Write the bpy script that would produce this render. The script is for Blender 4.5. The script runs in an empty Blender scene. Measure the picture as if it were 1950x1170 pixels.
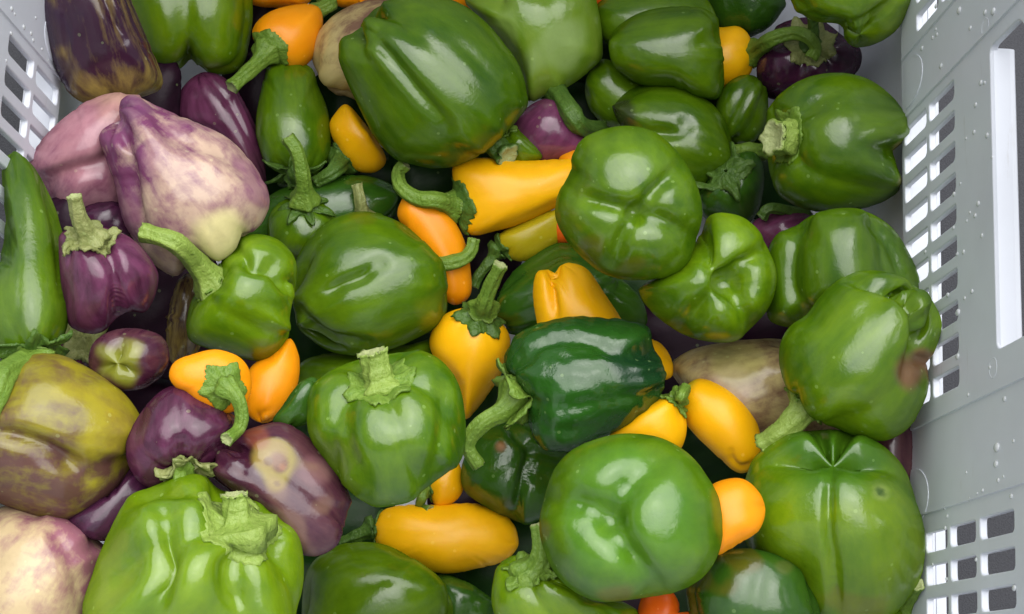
import bpy, bmesh, math
import numpy as np
from mathutils import Matrix, Vector

scene = bpy.context.scene
COL = scene.collection
PI = math.pi

# ---------------------------------------------------------------- camera
W, H, F = 1950.0, 1170.0, 3200.0           # frame and focal length, in pixels
CAM_H = 1.08                               # camera height over the crate floor (m)
zc = -np.array([905 - 975, 585 - 1330, -F]); zc /= np.linalg.norm(zc)      # world up, in camera axes
yc = np.array([600.0, 13689.0, -F]); yc -= zc * (yc @ zc); yc /= np.linalg.norm(yc)
xc = np.cross(yc, zc)
RW = np.array([xc, yc, zc])                # camera axes -> world axes
ctr = RW @ np.array([0.0, 0.0, -1.0])
CAM = np.array([-ctr[0] / -ctr[2] * CAM_H, -ctr[1] / -ctr[2] * CAM_H, CAM_H])

cd = bpy.data.cameras.new('camera'); cam = bpy.data.objects.new('camera', cd); COL.objects.link(cam)
cd.sensor_fit = 'HORIZONTAL'; cd.sensor_width = 36.0; cd.lens = F / W * 36.0
cd.clip_start = 0.01; cd.clip_end = 200.0
M4 = Matrix.Identity(4)
for r in range(3):
    for c in range(3):
        M4[r][c] = RW[r][c]
    M4[r][3] = CAM[r]
cam.matrix_world = M4
scene.camera = cam

# ---------------------------------------------------------------- overcast daylight
world = bpy.data.worlds.new('World'); scene.world = world
world.use_nodes = True
wn, wl = world.node_tree.nodes, world.node_tree.links
bg = wn['Background']
SUN_EL, SUN_AZ = math.radians(70), math.radians(25)
sky = wn.new('ShaderNodeTexSky'); sky.sky_type = 'NISHITA'; sky.sun_disc = False
sky.sun_elevation = SUN_EL; sky.sun_rotation = SUN_AZ
sky.dust_density = 4.0; sky.air_density = 1.0
hs = wn.new('ShaderNodeHueSaturation'); hs.inputs['Saturation'].default_value = 0.22   # cloud cover takes the blue out
wl.new(sky.outputs[0], hs.inputs['Color']); wl.new(hs.outputs[0], bg.inputs[0])
bg.inputs[1].default_value = 0.045
sd = bpy.data.lights.new('sun', 'SUN'); sun = bpy.data.objects.new('sun', sd); COL.objects.link(sun)
sd.energy = 2.7; sd.angle = math.radians(86); sd.color = (1.0, 0.99, 0.975)
sv = Vector((math.sin(SUN_AZ) * math.cos(SUN_EL), math.cos(SUN_AZ) * math.cos(SUN_EL), math.sin(SUN_EL)))
sun.rotation_euler = sv.to_track_quat('Z', 'Y').to_euler()
sun.location = (0, 0, 3)
scene.view_settings.view_transform = 'Standard'; scene.view_settings.look = 'None'
scene.view_settings.exposure = 0.86; scene.view_settings.gamma = 1.0
scene.cycles.max_bounces = 8; scene.cycles.use_denoising = True
# ---------------------------------------------------------------- pixel <-> place
def ray(px, py):
    """world direction through a pixel, one metre of depth long"""
    return RW @ np.array([(px - 975) / F, (585 - py) / F, -1.0])

def at_z(px, py, z):
    d = ray(px, py)
    return CAM + d * ((z - CAM[2]) / d[2])

def pts(s):
    v = [float(q) for q in s.replace(',', ' ').split()]
    return np.array(v).reshape(-1, 2)

def catmull(P, n, closed):
    P = np.asarray(P, float); N = len(P); out = []
    segs = N if closed else N - 1
    for i in range(segs):
        if closed:
            p0, p1, p2, p3 = P[(i - 1) % N], P[i], P[(i + 1) % N], P[(i + 2) % N]
        else:
            p1, p2 = P[i], P[i + 1]
            p0 = P[i - 1] if i else 2 * p1 - p2
            p3 = P[i + 2] if i + 2 < N else 2 * p2 - p1
        t = (np.arange(n) / n)[:, None]
        out.append(0.5 * (2 * p1 + (p2 - p0) * t + (2 * p0 - 5 * p1 + 4 * p2 - p3) * t ** 2
                          + (3 * p1 - p0 - 3 * p2 + p3) * t ** 3))
    if not closed:
        out.append(P[-1:])
    return np.concatenate(out)

class Waves:
    """smooth 3-D lumps from a few random sines"""
    def __init__(s, rng, n=10, fmin=1.0, fmax=3.0):
        d = rng.normal(size=(n, 3)); d /= np.linalg.norm(d, axis=1)[:, None]
        s.k = d * rng.uniform(fmin, fmax, n)[:, None]; s.p = rng.uniform(0, 6.28, n)
        s.a = 1 / np.sqrt(n)
    def __call__(s, P):
        return s.a * np.sin(P @ s.k.T + s.p).sum(-1)

def smooth01(x):
    x = np.clip(x, 0, 1); return x * x * (3 - 2 * x)

def grid_normals(V):
    """outward normals of a (rows, cols, 3) grid that closes round its columns"""
    dphi = np.roll(V, -1, 1) - np.roll(V, 1, 1)
    dt = np.gradient(V, axis=0)
    n = np.cross(dt, dphi)
    l = np.linalg.norm(n, axis=-1, keepdims=True)
    n = n / np.maximum(l, 1e-9)
    n[0] = n[1].mean(0); n[-1] = n[-2].mean(0)
    c = V.reshape(-1, 3).mean(0)
    if ((V - c) * n).sum() < 0:
        n = -n
    return n / np.maximum(np.linalg.norm(n, axis=-1, keepdims=True), 1e-9)

SHAPE = dict(bell=dict(sq=2.6, g=.125, gb=.22, dt=.22, db=.14, tp=(1, 1.04, .92), lump=.022, gw=.7),
             snack=dict(sq=2.15, g=.025, gb=.07, dt=.06, db=.02, tp=(1, .97, .72), lump=.02, gw=.8),
             round=dict(sq=2.2, g=.05, gb=.14, dt=.15, db=.08, tp=(1, 1, .95), lump=.025, gw=.6))

def build_body(S):
    """the skin of one pepper as a (rows, cols, 3) grid in pixels about its own centre:
    x right, y up, z towards the viewer; row 0 is the stem pole, the last row the blossom pole"""
    rng = np.random.default_rng(S['seed'])
    sh = dict(SHAPE[S.get('shape', 'bell')]); sh.update(S.get('sh', {}))
    big = S.get('big', 1)
    NT, NP = (88, 144) if big else (48, 80)
    ph = np.arange(NP) * 2 * PI / NP
    t = np.linspace(0, PI, NT)[:, None]
    out = None
    if 'spine' in S:
        sp = np.array(S['spine'], float)                    # x, y, radius from stem end to tip
        C = sp[:, :2].copy(); rad = sp[:, 2]
        c0 = np.array([C[:, 0].mean(), C[:, 1].mean()])
        path = catmull(np.column_stack([C, rad]), 40, False)
        seg = np.r_[0, np.cumsum(np.linalg.norm(np.diff(path[:, :2], axis=0), axis=1))]
        s = (1 - np.cos(t[:, 0])) / 2 * seg[-1]
        X = np.interp(s, seg, path[:, 0]) - c0[0]; Y = -(np.interp(s, seg, path[:, 1]) - c0[1])
        R = np.interp(s, seg, path[:, 2])
        for L, ss in ((rad[0] * S.get('cap0', .8), s), (rad[-1] * S.get('cap1', 1.1), seg[-1] - s)):
            q = np.clip(ss / L, 0, 1); R = R * np.sqrt(np.clip(1 - (1 - q) ** 2, 0, 1))
        Tx, Ty = np.gradient(X, s + 1e-9 * np.arange(NT)), np.gradient(Y, s + 1e-9 * np.arange(NT))
        l = np.hypot(Tx, Ty); Nx, Ny = -Ty / l, Tx / l
        gr = np.ones(NP)
        for g0 in np.radians(S.get('gro', [70, 200, 320])):
            dd = np.abs((ph - g0 + PI) % (2 * PI) - PI); gr = gr - sh['g'] * 2.2 * np.exp(-(dd / .35) ** 2)
        RR = R[:, None] * gr[None]
        V = np.stack([X[:, None] + Nx[:, None] * RR * np.cos(ph), Y[:, None] + Ny[:, None] * RR * np.cos(ph),
                      RR * np.sin(ph)], -1)
        A = -np.array([Tx[0] / l[0], Ty[0] / l[0], 0.0]); half = seg[-1] / 2
        wav = Waves(rng, 10, 1.5, 4)
        V = V * (1 + sh['lump'] * wav(V / half)[..., None] * .8)
    else:
        out = catmull(pts(S['out']), 12, True)
        c0 = (out.max(0) + out.min(0)) / 2 if 'c' not in S else np.array(S['c'], float)
        o = np.column_stack([out[:, 0] - c0[0], -(out[:, 1] - c0[1])])
        ang, el = math.radians(S['ax'][0]), math.radians(S['ax'][1])
        A = np.array([math.cos(el) * math.cos(ang), math.cos(el) * math.sin(ang), math.sin(el)])
        d2 = np.array([math.cos(ang), math.sin(ang)]); p2 = np.array([-d2[1], d2[0]])
        La, Wp = np.ptp(o @ d2) / 2, np.ptp(o @ p2) / 2
        b = Wp
        if abs(S['ax'][1]) < 58:
            a = math.sqrt(max(La ** 2 - (b * math.sin(el)) ** 2, 0)) / math.cos(el)
            a = min(max(a, .72 * b), 2.6 * b)
        else:
            a = S.get('ratio', .95) * b; b = (La + Wp) / 2
        e2 = np.array([0, 0, 1.0]); e2 = e2 - A * (e2 @ A)
        e2 = e2 / np.linalg.norm(e2) if np.linalg.norm(e2) > 1e-3 else np.array([0, 1.0, 0])
        e1 = np.cross(A, e2)
        # lobes between grooves
        if 'gi' in S:
            gro = [(90 + g - S['ax'][0]) if el < 0 else (-90 - g + S['ax'][0]) for g in S['gi']]
        else:
            gro = S.get('gro', None)
            if gro is None:
                n = S.get('lobes', 3 + int(rng.integers(2))); s0 = S.get('spin', rng.uniform(0, 360))
                gro = [s0 + 360 * (k + rng.uniform(-.16, .16)) / n for k in range(n)]
        gro = np.sort(np.radians(np.array(gro, float)) % (2 * PI)); n = len(gro)
        if n:
            wall = np.zeros(NP); amp = np.ones(NP)
            la = rng.uniform(.94, 1.05, n)
            for k in range(n):
                w0 = gro[k]; w1 = gro[(k + 1) % n] + (2 * PI if k == n - 1 else 0)
                q = ((ph - w0) % (2 * PI)) / (w1 - w0); m = q < 1
                wall[m] = 1 - np.sin(PI * q[m]) ** sh['gw']; amp[m] = 1 + (la[k] - 1) * np.sin(PI * q[m])
            for _ in range(S.get('soft', 3)):
                wall = (np.roll(wall, 1) + 2 * wall + np.roll(wall, -1)) / 4
        else:
            wall = np.zeros(NP); amp = np.ones(NP)
        e = 2 / sh['sq']
        tf = np.linspace(0, PI, 2000); zf = np.sign(np.cos(tf)) * np.abs(np.cos(tf)) ** e * a; rf = np.abs(np.sin(tf)) ** e * b
        al = np.r_[0, np.cumsum(np.hypot(np.diff(zf), np.diff(rf)))]
        t = np.interp(np.linspace(0, al[-1], NT), al, tf)[:, None]      # rows evenly spaced over the skin
        ct, st = np.cos(t), np.sin(t)
        z = np.sign(ct) * np.abs(ct) ** e
        r = np.abs(st) ** e
        tp = sh['tp']
        r = r * (tp[1] + (tp[0] - tp[2]) / 2 * z + ((tp[0] + tp[2]) / 2 - tp[1]) * z * z)
        gt = sh['g'] * (.55 + .45 * st) + (sh['gb'] - sh['g']) * smooth01((t / PI - .55) / .4)
        gt = gt + sh.get('gs', .12) * smooth01((.34 - t / PI) / .22)
        rr = r * amp * (1 - gt * wall)
        zz = z - sh['dt'] * np.exp(-(r / .36) ** 2) * (z > 0) + sh['db'] * np.exp(-(r / .30) ** 2) * (z < 0) * 1.0
        zz = zz + sh['gb'] * 1.0 * wall * smooth01((t / PI - .6) / .3) * np.minimum(1, r / .25)
        zz = zz - sh['dt'] * .35 * wall * smooth01((.36 - t / PI) / .25) * np.minimum(1, r / .3)
        P = np.stack([rr * np.cos(ph), rr * np.sin(ph), zz + 0 * rr], -1)
        wav = Waves(rng, 9, 1.2, 3.0)
        P = P * (1 + sh['lump'] * wav(P * 1.3)[..., None])
        V = (P[..., :1] * b) * e1 + (P[..., 1:2] * b) * e2 + (P[..., 2:3] * a) * A
        # centre what shows on the outline's centre, then ease the outline to the pepper's own
        mid = (V.reshape(-1, 3).max(0) + V.reshape(-1, 3).min(0)) / 2; V = V - mid
        for it in range(4):
            th = np.arctan2(V[..., 1], V[..., 0]); rho = np.hypot(V[..., 0], V[..., 1])
            NB = 90
            ib = ((th + PI) / (2 * PI) * NB).astype(int) % NB
            R0 = np.zeros(NB); np.maximum.at(R0, ib.ravel(), rho.ravel())
            R0 = np.maximum(R0, .25 * R0.max())
            for _ in range(0 if it > 1 else 1):
                R0 = (np.roll(R0, 1) + 2 * R0 + np.roll(R0, -1)) / 4
            oa = np.arctan2(o[:, 1], o[:, 0]); orr = np.hypot(o[:, 0], o[:, 1])
            ba = (np.arange(NB) + .5) / NB * 2 * PI - PI
            k = np.argsort(oa); R1 = np.interp(ba, oa[k], orr[k], period=2 * PI)
            sc = R1 / R0
            sv = np.interp(th, ba, sc, period=2 * PI); sm = np.interp(rho / np.maximum(np.interp(th, ba, R0, period=2 * PI), 1), [0, 1], [0, 1])
            w = smooth01(sm / .8)
            fac = sc.mean() * (1 - w) + sv * w
            V = V * np.stack([fac, fac, np.ones_like(fac)], -1)
        V[..., 2] *= S.get('zs', 1.0)
    V[0] = V[0].mean(0); V[-1] = V[-1].mean(0)
    N = grid_normals(V)
    px = np.stack([V[..., 0] + c0[0], c0[1] - V[..., 1]], -1)
    front = smooth01((N[..., 2] + .05) / .3)
    for poly, wdt, dep in S.get('crease', []):
        L = catmull(pts(poly), 10, False)
        D = np.sqrt(((px[..., None, :] - L) ** 2).sum(-1)).min(-1)
        end = np.minimum(np.sqrt(((px - L[0]) ** 2).sum(-1)), np.sqrt(((px - L[-1]) ** 2).sum(-1)))
        V = V - N * (dep * front * np.exp(-(D / wdt) ** 2) * (.45 + .55 * smooth01(end / (3 * wdt))))[..., None]
    if S.get('rough'):
        w1 = Waves(rng, 14, 6, 16)
        V = V + N * (S['rough'] * w1(V / 60))[..., None]
    if S.get('crease') or S.get('rough'):
        N = grid_normals(V)
    return dict(V=V, N=N, c=c0, A=A, t=t[:, 0], ph=ph)

def build_stem(S, B):
    """control points of the stem in pixels about the pepper's centre: (x, y, z, radius)"""
    p = pts(S['stem'][0]); r0, r1 = S['stem'][1], S['stem'][2]
    c = B['c']; pole = B['V'][0, 0]; A = B['A']
    q = np.zeros((len(p), 4))
    q[:, 0] = p[:, 0] - c[0]; q[:, 1] = c[1] - p[:, 1]
    L = np.r_[0, np.cumsum(np.linalg.norm(np.diff(p, axis=0), axis=1))]
    slope = min(max(A[2], -.3), .85)
    q[:, 2] = pole[2] + L * slope / math.sqrt(1 - slope * slope) * .8
    q[:, 3] = np.interp(L / max(L[-1], 1), [0, .35, 1], [r0, (r0 + r1) / 2, r1])
    if 'sz' in S:
        q[:, 2] = pole[2] + np.array(S['sz'], float)
    return q
# ---------------------------------------------------------------- materials
def new_mat(name):
    m = bpy.data.materials.new(name); m.use_nodes = True
    return m, m.node_tree.nodes, m.node_tree.links, m.node_tree.nodes['Principled BSDF']

def skin(name, contrast, streak, blotch, mixw, rough, spec=.5, bump=.05, speck=.1, sss=0.0):
    """pepper skin: two pigments (mesh attributes) broken up by streaks along the fruit and by blotches"""
    m, n, l, b = new_mat(name)
    def at(nm):
        a = n.new('ShaderNodeAttribute'); a.attribute_name = nm; return a
    def math_(op, a, b_=None, clamp=False):
        q = n.new('ShaderNodeMath'); q.operation = op; q.use_clamp = clamp
        for i, v in enumerate((a, b_)):
            if v is None: continue
            if isinstance(v, (int, float)): q.inputs[i].default_value = v
            else: l.new(v, q.inputs[i])
        return q.outputs[0]
    col, col2, msk, stk = at('Col'), at('Col2'), at('Msk'), at('stk')
    oi = n.new('ShaderNodeObjectInfo'); w = math_('MULTIPLY', oi.outputs['Random'], 90.0)
    tc = n.new('ShaderNodeTexCoord')
    def noise(src, scale, det, rough_=.55, dist=0):
        q = n.new('ShaderNodeTexNoise'); q.noise_dimensions = '4D'
        q.inputs['Scale'].default_value = scale; q.inputs['Detail'].default_value = det
        q.inputs['Roughness'].default_value = rough_; q.inputs['Distortion'].default_value = dist
        l.new(src, q.inputs['Vector']); l.new(w, q.inputs['W']); return q.outputs['Fac']
    n1 = noise(stk.outputs['Vector'], streak, 5, .6)
    n2 = noise(tc.outputs['Object'], blotch, 5, .62, .4)
    mx = n.new('ShaderNodeMix'); mx.inputs[0].default_value = mixw
    l.new(n1, mx.inputs[2]); l.new(n2, mx.inputs[3])
    f = math_('ADD', math_('MULTIPLY', math_('SUBTRACT', mx.outputs[0], .5), contrast), msk.outputs['Fac'], True)
    cm = n.new('ShaderNodeMix'); cm.data_type = 'RGBA'
    l.new(f, cm.inputs[0]); l.new(col.outputs['Color'], cm.inputs[6]); l.new(col2.outputs['Color'], cm.inputs[7])
    fine = noise(tc.outputs['Object'], 420, 3)
    big = noise(tc.outputs['Object'], 55, 3)
    val = math_('ADD', math_('MULTIPLY', fine, speck), math_('MULTIPLY', big, .35))
    val = math_('ADD', val, 1 - speck / 2 - .175)
    vm = n.new('ShaderNodeMix'); vm.data_type = 'RGBA'; vm.blend_type = 'MULTIPLY'; vm.inputs[0].default_value = 1
    cb = n.new('ShaderNodeCombineColor')
    for i in range(3): l.new(val, cb.inputs[i])
    vo = n.new('ShaderNodeTexVoronoi'); vo.inputs['Scale'].default_value = 150; l.new(tc.outputs['Object'], vo.inputs['Vector'])
    dot = math_('LESS_THAN', vo.outputs['Distance'], .15)                       # pale breathing pores, here and there
    sp = n.new('ShaderNodeSeparateColor'); l.new(vo.outputs['Color'], sp.inputs[0])
    dot = math_('MULTIPLY', dot, math_('GREATER_THAN', sp.outputs[0], .80))
    pale = n.new('ShaderNodeMix'); pale.data_type = 'RGBA'; pale.blend_type = 'ADD'
    l.new(math_('MULTIPLY', dot, .7), pale.inputs[0]); l.new(cm.outputs[2], pale.inputs[6]); pale.inputs[7].default_value = (.09, .12, .05, 1)
    scf = noise(stk.outputs['Vector'], 14, 6, .7)                               # thin scuffs along the fruit
    scf = math_('MULTIPLY', math_('SUBTRACT', scf, .66, True), 1.2, True)
    sc2 = n.new('ShaderNodeMix'); sc2.data_type = 'RGBA'; sc2.inputs[7].default_value = (.26, .27, .15, 1)
    l.new(scf, sc2.inputs[0]); l.new(pale.outputs[2], sc2.inputs[6])
    l.new(sc2.outputs[2], vm.inputs[6]); l.new(cb.outputs[0], vm.inputs[7])
    l.new(vm.outputs[2], b.inputs['Base Color'])
    rg = math_('ADD', math_('ADD', math_('MULTIPLY', big, .20), rough - .10), math_('MULTIPLY', scf, .5))
    l.new(rg, b.inputs['Roughness'])
    b.inputs['Specular IOR Level'].default_value = 0
    if sss:
        b.inputs['Subsurface Weight'].default_value = sss
        b.inputs['Subsurface Radius'].default_value = (1, .5, .15); b.inputs['Subsurface Scale'].default_value = .004
    hb = math_('ADD', math_('MULTIPLY', noise(tc.outputs['Object'], 130, 4, .65), 1.0), math_('MULTIPLY', fine, .5))
    bp = n.new('ShaderNodeBump'); bp.inputs['Strength'].default_value = bump; bp.inputs['Distance'].default_value = .004
    l.new(hb, bp.inputs['Height']); l.new(bp.outputs[0], b.inputs['Normal'])
    # a thin wax film: a sheen whose rise at the limb is capped to keep edges dark
    gl = n.new('ShaderNodeBsdfGlossy'); l.new(rg, gl.inputs['Roughness']); l.new(bp.outputs[0], gl.inputs['Normal'])
    fr = n.new('ShaderNodeFresnel'); fr.inputs['IOR'].default_value = 1.5; l.new(bp.outputs[0], fr.inputs['Normal'])
    ff = math_('MINIMUM', math_('MULTIPLY', fr.outputs[0], spec * 2.6), spec * .19)
    ms = n.new('ShaderNodeMixShader'); l.new(ff, ms.inputs[0]); l.new(b.outputs[0], ms.inputs[1]); l.new(gl.outputs[0], ms.inputs[2])
    l.new(ms.outputs[0], n['Material Output'].inputs['Surface'])
    return m

MAT = dict(
    green=skin('green_skin', 2.6, 3.6, 20, .5, .205, .66, .07, .08),
    dark=skin('dark_green_skin', 2.0, 2.2, 26, .5, .175, .64, .13, .08),
    yellow=skin('yellow_skin', 1.5, 2.0, 18, .6, .34, .38, .03, .04, .15),
    purple=skin('purple_skin', 3.0, 4.5, 30, .35, .19, .60, .05, .10),
    dull=skin('gap_shade_skin', 2.5, 4.0, 30, .4, .40, .16, .08, .10),  # for gap fillers: dark colour and low gloss stand in for shade
    mottle=skin('mottled_skin', 5.0, 4.5, 80, .6, .19, .5, .05, .16),
    stalk=skin('stalk_skin', 2.4, 9.0, 120, .4, .48, .4, .55, .25),
)

def plastic(name, colr, rough=.42, bump=.02):
    m, n, l, b = new_mat(name)
    tc = n.new('ShaderNodeTexCoord')
    q = n.new('ShaderNodeTexNoise'); q.inputs['Scale'].default_value = 14; q.inputs['Detail'].default_value = 6
    l.new(tc.outputs['Object'], q.inputs['Vector'])
    cr = n.new('ShaderNodeValToRGB')
    cr.color_ramp.elements[0].position = .3; cr.color_ramp.elements[1].position = .75
    cr.color_ramp.elements[0].color = (*[c * .90 for c in colr], 1); cr.color_ramp.elements[1].color = (*[c * 1.05 for c in colr], 1)
    l.new(q.outputs['Fac'], cr.inputs[0])
    mp = n.new('ShaderNodeMapping'); mp.inputs['Scale'].default_value = (40, 6, 40); mp.inputs['Rotation'].default_value = (.7, 0, 0)
    l.new(tc.outputs['Object'], mp.inputs[0])
    q3 = n.new('ShaderNodeTexNoise'); q3.inputs['Scale'].default_value = 3.0; q3.inputs['Detail'].default_value = 8; q3.inputs['Roughness'].default_value = .75
    l.new(mp.outputs[0], q3.inputs['Vector'])
    sr = n.new('ShaderNodeValToRGB'); sr.color_ramp.elements[0].position = .60; sr.color_ramp.elements[1].position = .74
    sr.color_ramp.elements[0].color = (0, 0, 0, 1); sr.color_ramp.elements[1].color = (.45, .45, .45, 1)
    l.new(q3.outputs['Fac'], sr.inputs[0])
    dx = n.new('ShaderNodeMix'); dx.data_type = 'RGBA'; dx.inputs[7].default_value = (.42, .41, .38, 1)
    l.new(sr.outputs[0], dx.inputs[0]); l.new(cr.outputs[0], dx.inputs[6]); l.new(dx.outputs[2], b.inputs['Base Color'])
    q2 = n.new('ShaderNodeTexNoise'); q2.inputs['Scale'].default_value = 700; q2.inputs['Detail'].default_value = 2
    l.new(tc.outputs['Object'], q2.inputs['Vector'])
    bp = n.new('ShaderNodeBump'); bp.inputs['Strength'].default_value = bump; bp.inputs['Distance'].default_value = .001
    l.new(q2.outputs['Fac'], bp.inputs['Height']); l.new(bp.outputs[0], b.inputs['Normal'])
    b.inputs['Roughness'].default_value = rough
    return m
# ---------------------------------------------------------------- meshes
def mesh_grid(name, V, mat, attrs, close_poles=True, scale=1.0):
    """mesh from a (rows, cols, 3) grid closed round its columns; poles become single points"""
    R, C = V.shape[:2]
    if close_poles:
        verts = np.concatenate([V[0, :1], V[1:-1].reshape(-1, 3), V[-1, :1]])
        n = R - 2; idx = 1 + np.arange(n * C).reshape(n, C); last = len(verts) - 1
        nx = np.roll(idx, -1, 1)
        q = np.stack([idx[:-1], idx[1:], nx[1:], nx[:-1]], -1).reshape(-1, 4)
        ta = np.stack([np.zeros(C, int), idx[0], nx[0]], -1); tb = np.stack([np.full(C, last), nx[-1], idx[-1]], -1)
        loops = np.concatenate([q.ravel(), ta.ravel(), tb.ravel()])
        tot = np.r_[np.full(len(q), 4), np.full(2 * C, 3)]
        pick = lambda a: np.concatenate([a[0, :1], a[1:-1].reshape((-1,) + a.shape[2:]), a[-1, :1]])
    else:
        verts = V.reshape(-1, 3); idx = np.arange(R * C).reshape(R, C); nx = np.roll(idx, -1, 1)
        q = np.stack([idx[:-1], idx[1:], nx[1:], nx[:-1]], -1).reshape(-1, 4)
        loops = q.ravel(); tot = np.full(len(q), 4)
        pick = lambda a: a.reshape((-1,) + a.shape[2:])
    me = bpy.data.meshes.new(name)
    me.vertices.add(len(verts)); me.vertices.foreach_set('co', (verts * scale).ravel())
    me.loops.add(len(loops)); me.loops.foreach_set('vertex_index', loops.astype(np.int32))
    me.polygons.add(len(tot)); me.polygons.foreach_set('loop_start', np.r_[0, np.cumsum(tot)[:-1]].astype(np.int32))
    me.update(calc_edges=True)
    me.polygons.foreach_set('use_smooth', np.ones(len(tot), bool))
    for k, (typ, arr) in attrs.items():
        arr = pick(arr)
        a = me.attributes.new(k, typ, 'POINT')
        if typ == 'FLOAT_COLOR':
            a.data.foreach_set('color', np.column_stack([arr, np.ones(len(arr))]).ravel())
        elif typ == 'FLOAT_VECTOR':
            a.data.foreach_set('vector', arr.ravel())
        else:
            a.data.foreach_set('value', arr.ravel())
    me.materials.append(mat)
    me.validate()
    return me

def orient_out(V):
    """flip columns if the grid would face inwards"""
    n = np.cross(np.roll(V, -1, 1) - V, np.gradient(V, axis=0)); c = V.reshape(-1, 3).mean(0)
    return V[:, ::-1] if (n * (V - c)).sum() > 0 else V

# pigments, linear
PAL = dict(
    green=((.028, .086, .002), (.132, .236, .004)), bright=((.056, .140, .002), (.200, .310, .005)), mid=((.040, .110, .002), (.165, .275, .004)),
    lime=((.110, .235, .006), (.235, .350, .040)), dark=((.008, .046, .007), (.024, .090, .008)),
    deep=((.016, .064, .006), (.048, .128, .007)), streak=((.032, .009, .024), (.380, .280, .060)),
    yellow=((.860, .400, .002), (.900, .500, .003)), orange=((.860, .260, .002), (.880, .350, .003)),
    red=((.65, .070, .004), (.72, .15, .004)), chartreuse=((.34, .30, .006), (.48, .34, .006)),
    purple=((.024, .006, .020), (.075, .016, .050)), plum=((.060, .012, .034), (.175, .045, .110)),
    maroon=((.046, .010, .025), (.115, .046, .050)), mauve=((.200, .062, .115), (.390, .190, .230)),
    cream=((.180, .048, .120), (.540, .385, .290)), brown=((.105, .048, .038), (.240, .205, .018)),
    tan=((.190, .105, .065), (.500, .400, .170)), pink=((.270, .105, .140), (.540, .415, .235)),
    stem=((.075, .165, .010), (.185, .290, .035)), stemdark=((.030, .088, .008), (.095, .180, .020)),
    stempale=((.150, .250, .022), (.290, .390, .085)), inky=((.010, .003, .009), (.030, .009, .022)), bottle=((.005, .026, .004), (.014, .050, .006)),  # last two pairs: shade of the gaps put into the pigment
    husk=((.150, .190, .045), (.290, .300, .110)),
)

def colours(S, B):
    V, N = B['V'], B['N']; R, C = V.shape[:2]
    c1, c2 = (np.array(q) for q in PAL[S['pal']])
    rng = np.random.default_rng(S['seed'] + 1000)
    tone = 1 + rng.uniform(-.08, .08)
    Col = np.ones((R, C, 3)) * c1 * tone; Col2 = np.ones((R, C, 3)) * c2 * tone
    Msk = np.full((R, C), S.get('msk', .42))
    px = np.stack([V[..., 0] + B['c'][0], B['c'][1] - V[..., 1]], -1)
    if 'mg' in S:                                            # second pigment grows from one spot to another
        x0, y0, x1, y1 = S['mg']; d = np.array([x1 - x0, y1 - y0], float)
        Msk = S.get('m0', 0.0) + (S.get('m1', 1.0) - S.get('m0', 0.0)) * smooth01(((px - (x0, y0)) @ d) / (d @ d))
    w = Waves(rng, 12, 3, 9)(V / max(60, np.ptp(V[..., 0]) / 3))
    for (bx, by, br, colr, k, *rag) in S.get('blob', []):
        d = np.hypot(px[..., 0] - bx, px[..., 1] - by) / br
        m = (smooth01((1.15 - d + (rag[0] if rag else .16) * w) / .6) * smooth01((N[..., 2] + .35) / .4) * k)[..., None]
        Col = Col * (1 - m) + np.array(colr) * m; Col2 = Col2 * (1 - m) + np.array(colr) * 1.12 * m
    ph, t = B['ph'], B['t']
    s = np.sin(t)[:, None]
    stk = np.stack([np.cos(ph) * np.ones_like(s) * (.35 + .65 * s), np.sin(ph) * np.ones_like(s) * (.35 + .65 * s),
                    np.repeat(t[:, None] * .28, C, 1)], -1)
    return dict(Col=('FLOAT_COLOR', Col), Col2=('FLOAT_COLOR', Col2), Msk=('FLOAT', Msk), stk=('FLOAT_VECTOR', stk))

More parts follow.
